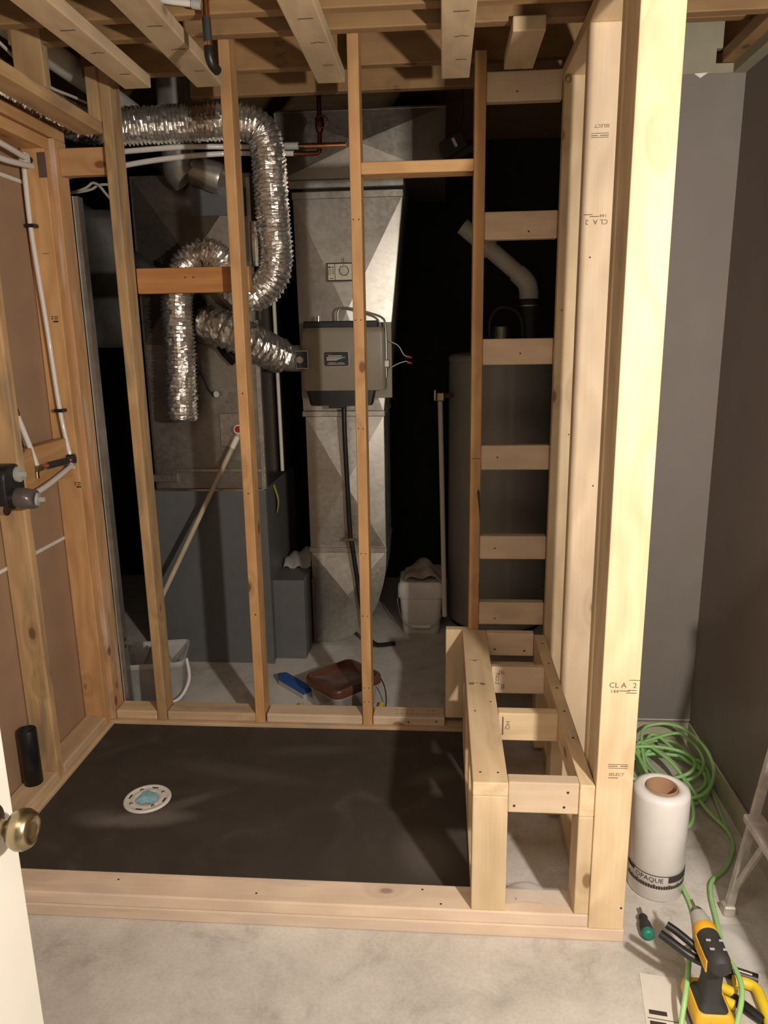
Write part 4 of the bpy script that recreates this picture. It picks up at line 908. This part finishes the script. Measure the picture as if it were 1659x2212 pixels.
o = sheet('vapour_barrier', (-0.28,0.16), (-0.35,0.25), lambda u, v: 0.02*sin(u*9+v*3)+0.015*sin(v*8), 14, 14, 'dark_sheet', None, 0.002, Matrix.Translation((-1.56,3.45,1.86)) @ Matrix.Rotation(pi/2,4,'X'))
tag(o, 'wrinkled dull sheet hanging in the dark beside the furnace', 'sheet')
o = thing('steel_stud', (-1.315,2.79,0.30), 'narrow grey steel channel standing behind the corner stud', 'channel')
MB().box((-1.326,-1.308),(2.775,2.815),(0.0,2.05)).build('channel', M['steel'], o)
for z in (0.33,0.30): MB().box((-1.3085,-1.3075),(2.785,2.800),(z,z+0.014)).build('slot', M['hole'], o)
MB().box((-1.3265,-1.3245),(2.770,2.82),(0.0,2.05)).build('flange', M['grey_plastic'], o)

# clear tubs on the floor behind the plate
def tub(name, cx, cy, hx, hy, h, rot, label, parent_group):
    t_ = thing(name, (cx,cy,0), label, 'tub', parent_group)
    outer = [(0.0,0.86),(0.004,0.88),(h*0.86,0.97),(h*0.865,1.03),(h*0.97,1.04),(h,1.03)]
    rings = [rrect(cx,cy,z,hx*s_,hy*s_,0.03,5,rot) for z,s_ in outer] + [rrect(cx,cy,z,hx*s_,hy*s_,0.028,5,rot) for z,s_ in ((h,0.995),(h*0.85,0.955),(0.008,0.865))]
    MB().loft(rings).build('shell', M['clear_tub'], t_)
    MB().loft([rrect(cx,cy,z,hx*s_,hy*s_,0.03,5,rot) for z,s_ in ((h-0.028,1.045),(h-0.022,1.06),(h-0.016,1.045))]).build('rib', M['white_plastic'], t_) if False else None
    return t_
t1 = tub('clear_tub', -1.255,2.98,0.125,0.125,0.20, radians(12), 'clear square plastic tub with a white handle and a cloth inside near the corner stud', 'tubs behind the left studs')
MB().tube(smooth_path([(-1.128,2.99,0.165),(-1.10,2.93,0.10),(-1.115,2.86,0.05),(-1.16,2.82,0.035),(-1.23,2.805,0.03)]),0.0075,10).build('handle', M['white_plastic'], t1)
o = sheet('cloth_in_tub', (-1.34,-1.19), (2.92,3.06), lambda u, v: 0.11+0.11*sin(pi*u)*sin(pi*v)+0.014*sin(u*13+v*5), 14, 14, 'dust_white', None, 0.004); tag(o, 'pale dusty cloth bunched up inside the clear tub', 'cloth')
t2 = tub('clear_tub', -1.475,2.875,0.085,0.08,0.135, radians(-6), 'low clear plastic tub half hidden by the dusty corner stud', 'tubs behind the left studs')
MB().tube(smooth_path([(-1.392,2.83,0.118),(-1.375,2.82,0.095),(-1.36,2.81,0.05),(-1.365,2.81,0.02)]),0.006,10).build('handle', M['white_plastic'], t2)

lx, ly, lr = -0.415, 2.90, radians(46)
lb = thing('lidded_tub', (lx,ly,0), 'clear tub with a dirty brown lid on the utility floor behind the plate', 'tub')
MB().loft([rrect(lx,ly,z,0.118*s_,0.105*s_,0.03,5,lr) for z,s_ in ((0.0,0.86),(0.004,0.88),(0.095,0.97),(0.098,1.02),(0.118,1.03))]).build('shell', M['clear_tub'], lb)
MB().loft([rrect(lx,ly,z,0.126*s_,0.113*s_,0.035,5,lr) for z,s_ in ((0.110,1.0),(0.112,1.02),(0.140,1.02),(0.148,0.99),(0.148,0.92),(0.139,0.89),(0.138,0.3))]).build('lid', M['lid'], lb)
for nm, pts, lbl in (('yellow_strap', [(-0.60,2.88,0.012),(-0.57,2.80,0.012),(-0.52,2.785,0.012),(-0.46,2.79,0.012)], 'yellow handle end poking out left of the brown-lidded tub'), ('yellow_strap', [(-0.255,2.90,0.014),(-0.262,2.84,0.014),(-0.285,2.80,0.014),(-0.31,2.785,0.014)], 'yellow handle end poking out right of the brown-lidded tub')):
    o = MB().tube(smooth_path(pts),0.011,10).build(nm, M['bright_yellow']); tag(o, lbl, 'handle')
o = MB().tube(smooth_path([(-0.28,3.02,0.10),(-0.245,2.96,0.06),(-0.235,2.88,0.02),(-0.25,2.81,0.008)]),0.0025,6).build('wire_bail', M['black'], lb)
R = Matrix.Translation((-0.665,3.045,0.035)) @ Matrix.Rotation(atan2(2.975-3.125,-0.59+0.745),4,'Z')
o = thing('tape_tool', (-0.665,3.045,0), 'blue and silver flat tool lying beside the brown-lidded tub', 'tool')
MB().add([(-0.115,-0.006,-0.012),(-0.085,-0.022,-0.014),(0.11,-0.022,-0.014),(0.11,0.022,-0.014),(-0.085,0.022,-0.014),(-0.115,-0.006,0.006),(-0.085,-0.022,0.012),(0.11,-0.022,0.012),(0.11,0.022,0.012),(-0.085,0.022,0.012)],[(0,1,2,3,4),(5,6,7,8,9),(0,1,6,5),(1,2,7,6),(2,3,8,7),(3,4,9,8),(4,0,5,9)]).xf(R).build('blue_body', M['blue'], o)
MB().box((-0.085,0.11),(-0.024,0.024),(-0.035,-0.014)).xf(R).build('silver_base', M['grey_plastic'], o)

# ------------------------------------------------------------------ right-hand floor: roll, cord, tools, ladder
RX, RYc = 0.612, 1.892
rl = thing('poly_roll', (RX,RYc,0), 'upright roll of white plastic film with a cardboard core beside the corner post', 'roll')
MB().lathe([(0.043,0.002),(0.070,0.0),(0.0755,0.004),(0.0765,0.30),(0.073,0.312),(0.060,0.318),(0.046,0.316),(0.0435,0.31),(0.0435,0.012)],48,(RX,RYc,0)).build('film', M['roll_film'], rl)
MB().lathe([(0.0375,0.003),(0.0430,0.003),(0.0430,0.317),(0.041,0.319),(0.0375,0.317),(0.0375,0.003)],40,(RX,RYc,0)).build('core', M['cardboard'], rl)
def wrap(me, r, zc, a0):
    for v_ in me.vertices:
        a = a0 + v_.co.x/r; v_.co = Vector((RX+r*cos(a), RYc+r*sin(a), zc+v_.co.y))
def arcband(a0, a1, z0, z1, r):
    n_ = max(2, int((a1-a0)/0.06)); vs = []
    for k in range(n_+1):
        a = a0+(a1-a0)*k/n_
        for z in (z0, z1): vs.append((RX+r*cos(a), RYc+r*sin(a), z))
    return MB().add(vs, [(2*k,2*k+2,2*k+3,2*k+1) for k in range(n_)], True)
pr_ = arcband(radians(175),radians(365),0.083,0.0855,0.0769)
for a_, b2, z0, z1 in ((178,206,0.074,0.085),(280,345,0.064,0.083),(345,362,0.07,0.08)):
    q_2 = arcband(radians(a_),radians(b2),z0,z1,0.0769); pr_.add(q_2.v, q_2.f, True)
random.seed(8)
for k in range(34):
    a_ = 182+5.2*k; q_2 = arcband(radians(a_),radians(a_+4.3),0.044,0.053+0.004*random.random(),0.0769); pr_.add(q_2.v, q_2.f, True)
pr_.build('print_band', M['ink'], rl)
me = text_mesh('OPAQUE', 0.020); me.materials.clear(); me.materials.append(M['ink'])
bm2 = bmesh.new(); bm2.from_mesh(me); bmesh.ops.subdivide_edges(bm2, edges=[e for e in bm2.edges if e.calc_length() > 0.004], cuts=2); bm2.to_mesh(me); bm2.free()
wrap(me, 0.0770, 0.070, radians(240))
link(bpy.data.objects.new('print_text', me), rl, Matrix.Identity(4))

random.seed(14)
cp = []
def loop(cx, cy, rx, ry, z, n_, ph, tilt=0.0):
    for k in range(n_):
        a = ph + 2*pi*k/n_
        cp.append((cx+rx*cos(a), cy+ry*sin(a), z + tilt*sin(a+0.7)+0.004*random.random()))
cp.append((0.90,2.12,0.009))
loop(0.805,2.44,0.130,0.165,0.012,10,0.2)
loop(0.79,2.41,0.140,0.130,0.024,10,0.5)
loop(0.815,2.42,0.110,0.185,0.036,10,0.9,0.010)
loop(0.77,2.37,0.135,0.115,0.048,10,1.4,0.012)
loop(0.83,2.47,0.095,0.130,0.062,10,1.9,0.02)
loop(0.73,2.40,0.150,0.085,0.074,10,2.4,0.016)
loop(0.815,2.41,0.115,0.195,0.088,9,3.0,0.03)
loop(0.76,2.30,0.060,0.20,0.050,9,3.4,0.02)
cp += [(0.72,2.52,0.085),(0.80,2.40,0.08),(0.855,2.20,0.04),(0.90,2.13,0.010),(0.888,2.05,0.009),(0.835,1.96,0.009),(0.775,1.90,0.009),(0.752,1.84,0.009),(0.738,1.76,0.009),(0.722,1.68,0.012),(0.70,1.60,0.045),(0.705,1.545,0.055),(0.70,1.49,0.05),(0.67,1.43,0.03),(0.64,1.39,0.012)]
o = MB().tube(smooth_path(cp,6),0.0062,8).build('extension_cord', M['green_cord']); tag(o, 'tangled light green extension cord coiled in the corner behind the plastic roll', 'cord')
o = MB().tube(smooth_path([(0.695,1.99,0.008),(0.685,1.90,0.008),(0.686,1.80,0.008),(0.672,1.72,0.008),(0.655,1.66,0.02),(0.615,1.60,0.055),(0.590,1.53,0.072),(0.562,1.46,0.060),(0.54,1.41,0.02),(0.53,1.36,0.009)],8),0.0062,8).build('extension_cord', M['green_cord']); tag(o, 'light green cord end running past the drill battery', 'cord')

sd = thing('screwdriver', (0.541,1.72,0), 'stubby dark screwdriver with a green end lying on the concrete', 'screwdriver')
ax0 = Vector((0.5425,1.778,0.014)); ax1 = Vector((0.539,1.676,0.017)); dd = (ax1-ax0)
MB().tube([ax0, ax0+dd*0.30],0.0038,10).build('shank', M['steel'], sd)
MB().tube([ax0+dd*t_ for t_ in (0.26,0.30,0.36,0.45,0.6,0.75,0.86)],[0.006,0.0105,0.0125,0.011,0.0155,0.0165,0.016],14).build('handle', M['black_rubber'], sd)
MB().tube([ax0+dd*t_ for t_ in (0.85,0.95,1.0,1.01)],[0.0162,0.0158,0.013,0.006],14).build('handle_end', M['teal'], sd)

# cordless drill standing on its battery
dl = thing('cordless_drill', (0.615,1.45,0), 'yellow and black cordless drill standing on its battery on the concrete', 'drill')
DX, DY = 0.612, 1.452
MB().loft([rrect(DX,DY+0.005,z,hx,hy_,0.012) for z,hx,hy_ in ((0.0,0.038,0.052),(0.003,0.041,0.055),(0.024,0.041,0.055),(0.028,0.038,0.052))]).build('battery', M['black'], dl)
MB().loft([rrect(DX,DY+0.008,z,hx,hy_,0.012) for z,hx,hy_ in ((0.022,0.042,0.058),(0.030,0.044,0.060),(0.052,0.042,0.058),(0.060,0.036,0.050))]).build('battery_cap', M['yellow'], dl)
MB().bbox((DX-0.012,DX+0.012),(DY-0.055,DY-0.048),(0.034,0.048),0.002,1).build('battery_latch', M['yellow'], dl)
MB().loft([rrect(DX,DY+0.002+dy,z,hx,hy_,r_c) for z,hx,hy_,r_c,dy in ((0.056,0.034,0.044,0.014,0),(0.066,0.031,0.040,0.014,0),(0.078,0.021,0.029,0.012,0),(0.11,0.0185,0.025,0.012,-0.002),(0.15,0.0185,0.026,0.012,-0.004),(0.175,0.021,0.030,0.012,-0.002))]).build('handle', M['black_rubber'], dl)
MB().bbox((DX-0.007,DX+0.007),(DY+0.022,DY+0.036),(0.135,0.165),0.004,2).build('trigger', M['black'], dl)
bz = 0.198
def ay(y): return Vector((DX-0.004+0.0*(y-1.4), y, bz))
MB().tube([ay(1.392),ay(1.398),ay(1.42),ay(1.455),ay(1.490)],[0.016,0.0235,0.0265,0.0265,0.0255],24).build('motor_housing', M['black_rubber'], dl)
MB().tube([ay(1.484),ay(1.488),ay(1.506),ay(1.510)],[0.0265,0.0272,0.0268,0.0245],24).build('gear_collar', M['yellow'], dl)
for sgn in (-1,1): MB().bbox((DX-0.004+sgn*0.0258-0.002,DX-0.004+sgn*0.0258+0.002),(1.41,1.486),(bz-0.026,bz+0.004),0.0015,1).build('side_panel', M['yellow'], dl)
MB().tube([ay(1.509),ay(1.53),ay(1.55)],[0.0242,0.0225,0.018],24).build('clutch_ring', M['grey_plastic'], dl)
MB().tube([ay(1.549),ay(1.562),ay(1.57)],[0.0175,0.0145,0.0095],20).build('chuck', M['smoke_plastic'], dl)
MB().tube([ay(1.568),ay(1.598)],[0.0042,0.0036],10).build('bit', M['steel'], dl)
for yy in (1.42,1.445): MB().box((DX-0.022,DX-0.012),(yy,yy+0.004),(bz+0.0245,bz+0.0272)).build('vent', M['grey_plastic'], dl); MB().box((DX+0.006,DX+0.016),(yy,yy+0.004),(bz+0.0245,bz+0.0272)).build('vent', M['grey_plastic'], dl)
pl = thing('black_pliers', (0.56,1.50,0.0), 'black handles of a tool leaning against the side of the drill', 'pliers')
MB().tube(smooth_path([(0.594,1.462,0.150),(0.565,1.470,0.160),(0.535,1.492,0.170),(0.512,1.512,0.176)]),0.010,12).build('handle', M['black'], pl)
MB().tube(smooth_path([(0.594,1.478,0.160),(0.575,1.492,0.172),(0.550,1.513,0.182),(0.530,1.527,0.188)]),0.009,12).build('handle', M['black'], pl)

yc = thing('yellow_tube_cutter', (0.70,1.51,0), 'black and yellow handled cutting tool lying behind the drill', 'cutter')
MB().tube([(0.655,1.598,0.016),(0.70,1.58,0.016),(0.765,1.555,0.016)],[0.012,0.015,0.014],8).build('jaw', M['black'], yc)
MB().tube([(0.66,1.590,0.031),(0.75,1.555,0.031)],0.0035,6).build('blade', M['chrome'], yc)
MB().tube(smooth_path([(0.705,1.552,0.014),(0.735,1.546,0.014),(0.752,1.532,0.014),(0.752,1.50,0.014),(0.748,1.46,0.014),(0.742,1.42,0.014)]),0.013,12).build('grip', M['bright_yellow'], yc)
MB().tube([(0.645,1.552,0.014),(0.70,1.512,0.014)],0.012,12).build('grip', M['bright_yellow'], yc)
MB().tube([(0.64,1.512,0.013),(0.685,1.482,0.013)],0.012,12).build('grip', M['bright_yellow'], yc)
MB().tube([(0.69,1.505,0.012),(0.715,1.470,0.012),(0.735,1.445,0.012)],[0.012,0.013,0.011],8).build('sleeve', M['black'], yc)
o = sheet('plastic_bag', (0.690,0.815), (1.592,1.745), lambda u, v: 0.004+0.022*abs(sin(u*5+v*3))*sin(pi*v)*sin(pi*u), 12, 12, 'film'); tag(o, 'crumpled clear plastic bag on the floor between drill and step ladder', 'plastic bag')
o = MB().box((0.475,0.56),(1.36,1.57),(0.0005,0.0015)).xf(Matrix.Translation((0.52,1.46,0)) @ Matrix.Rotation(radians(-8),4,'Z') @ Matrix.Translation((-0.52,-1.46,0))).build('printed_card', M['paper']); tag(o, 'flat printed cardboard sheet on the floor beside the drill', 'card')
bars(o, [(-0.035,0.005,0.030,0.042),(-0.04,0.03,0.018,0.020),(-0.036,0.0,-0.006,0.012),(0.006,0.03,-0.006,0.008)], (0.515,1.425,0.0015), UP, (0.14,1,0), 'ink', 'print')

lad = thing('step_ladder', (0.85,1.6,0), 'paint-worn white metal step ladder standing against the grey side wall', 'step ladder')
def bar(p0, p1, w_, t_, name, mat='alu', side=(0,1,0)):
    p0 = Vector(p0); p1 = Vector(p1); d_ = (p1-p0).normalized(); s_ = Vector(side); s_ = (s_-d_*s_.dot(d_)).normalized(); u_ = d_.cross(s_)
    vs = []
    for p in (p0, p1):
        for a, b2 in ((-1,-1),(1,-1),(1,1),(-1,1)): vs.append(p + s_*a*t_/2 + u_*b2*w_/2)
    return MB().add(vs, [(0,3,2,1),(4,5,6,7),(0,1,5,4),(1,2,6,5),(2,3,7,6),(3,0,4,7)]).build(name, M[mat], lad)
for y in (1.79,1.42):
    bar((0.778,y,0.0),(0.930,y,1.06),0.020,0.016,'rail')
    bar((0.789,y-0.004 if y > 1.6 else y+0.004,0.08),(0.818,y-0.088 if y > 1.6 else y+0.088,0.290),0.016,0.008,'brace',side=(1,0,0))
    MB().bbox((0.764,0.796),(y-0.016,y+0.016),(0.0,0.03),0.004,1).build('foot', M['alu'], lad)
for z in (0.31,0.60,0.90):
    x_ = 0.778+0.152*z/1.06
    MB().bbox((x_-0.030,x_+0.020),(1.42,1.79),(z-0.022,z),0.003,1).build('step', M['alu'], lad)
bar((0.826,1.802,0.34),(0.855,1.802,0.54),0.008,0.004,'spreader','steel')
bx_ = thing('shadow_blocker', (0.866,1.15,0), 'tall brown box added out of view to shade the floor by the ladder', 'box')  # added out of view only to cast the floor shadow beside the ladder
MB().bbox((0.790,0.942),(1.10,1.20),(0.0,0.905),0.003,1).build('blocker_body', M['cardboard'], bx_)
MB().box((0.845,0.875),(1.0995,1.2005),(0.9045,0.906)).build('blocker_tape', M['paper'], bx_)
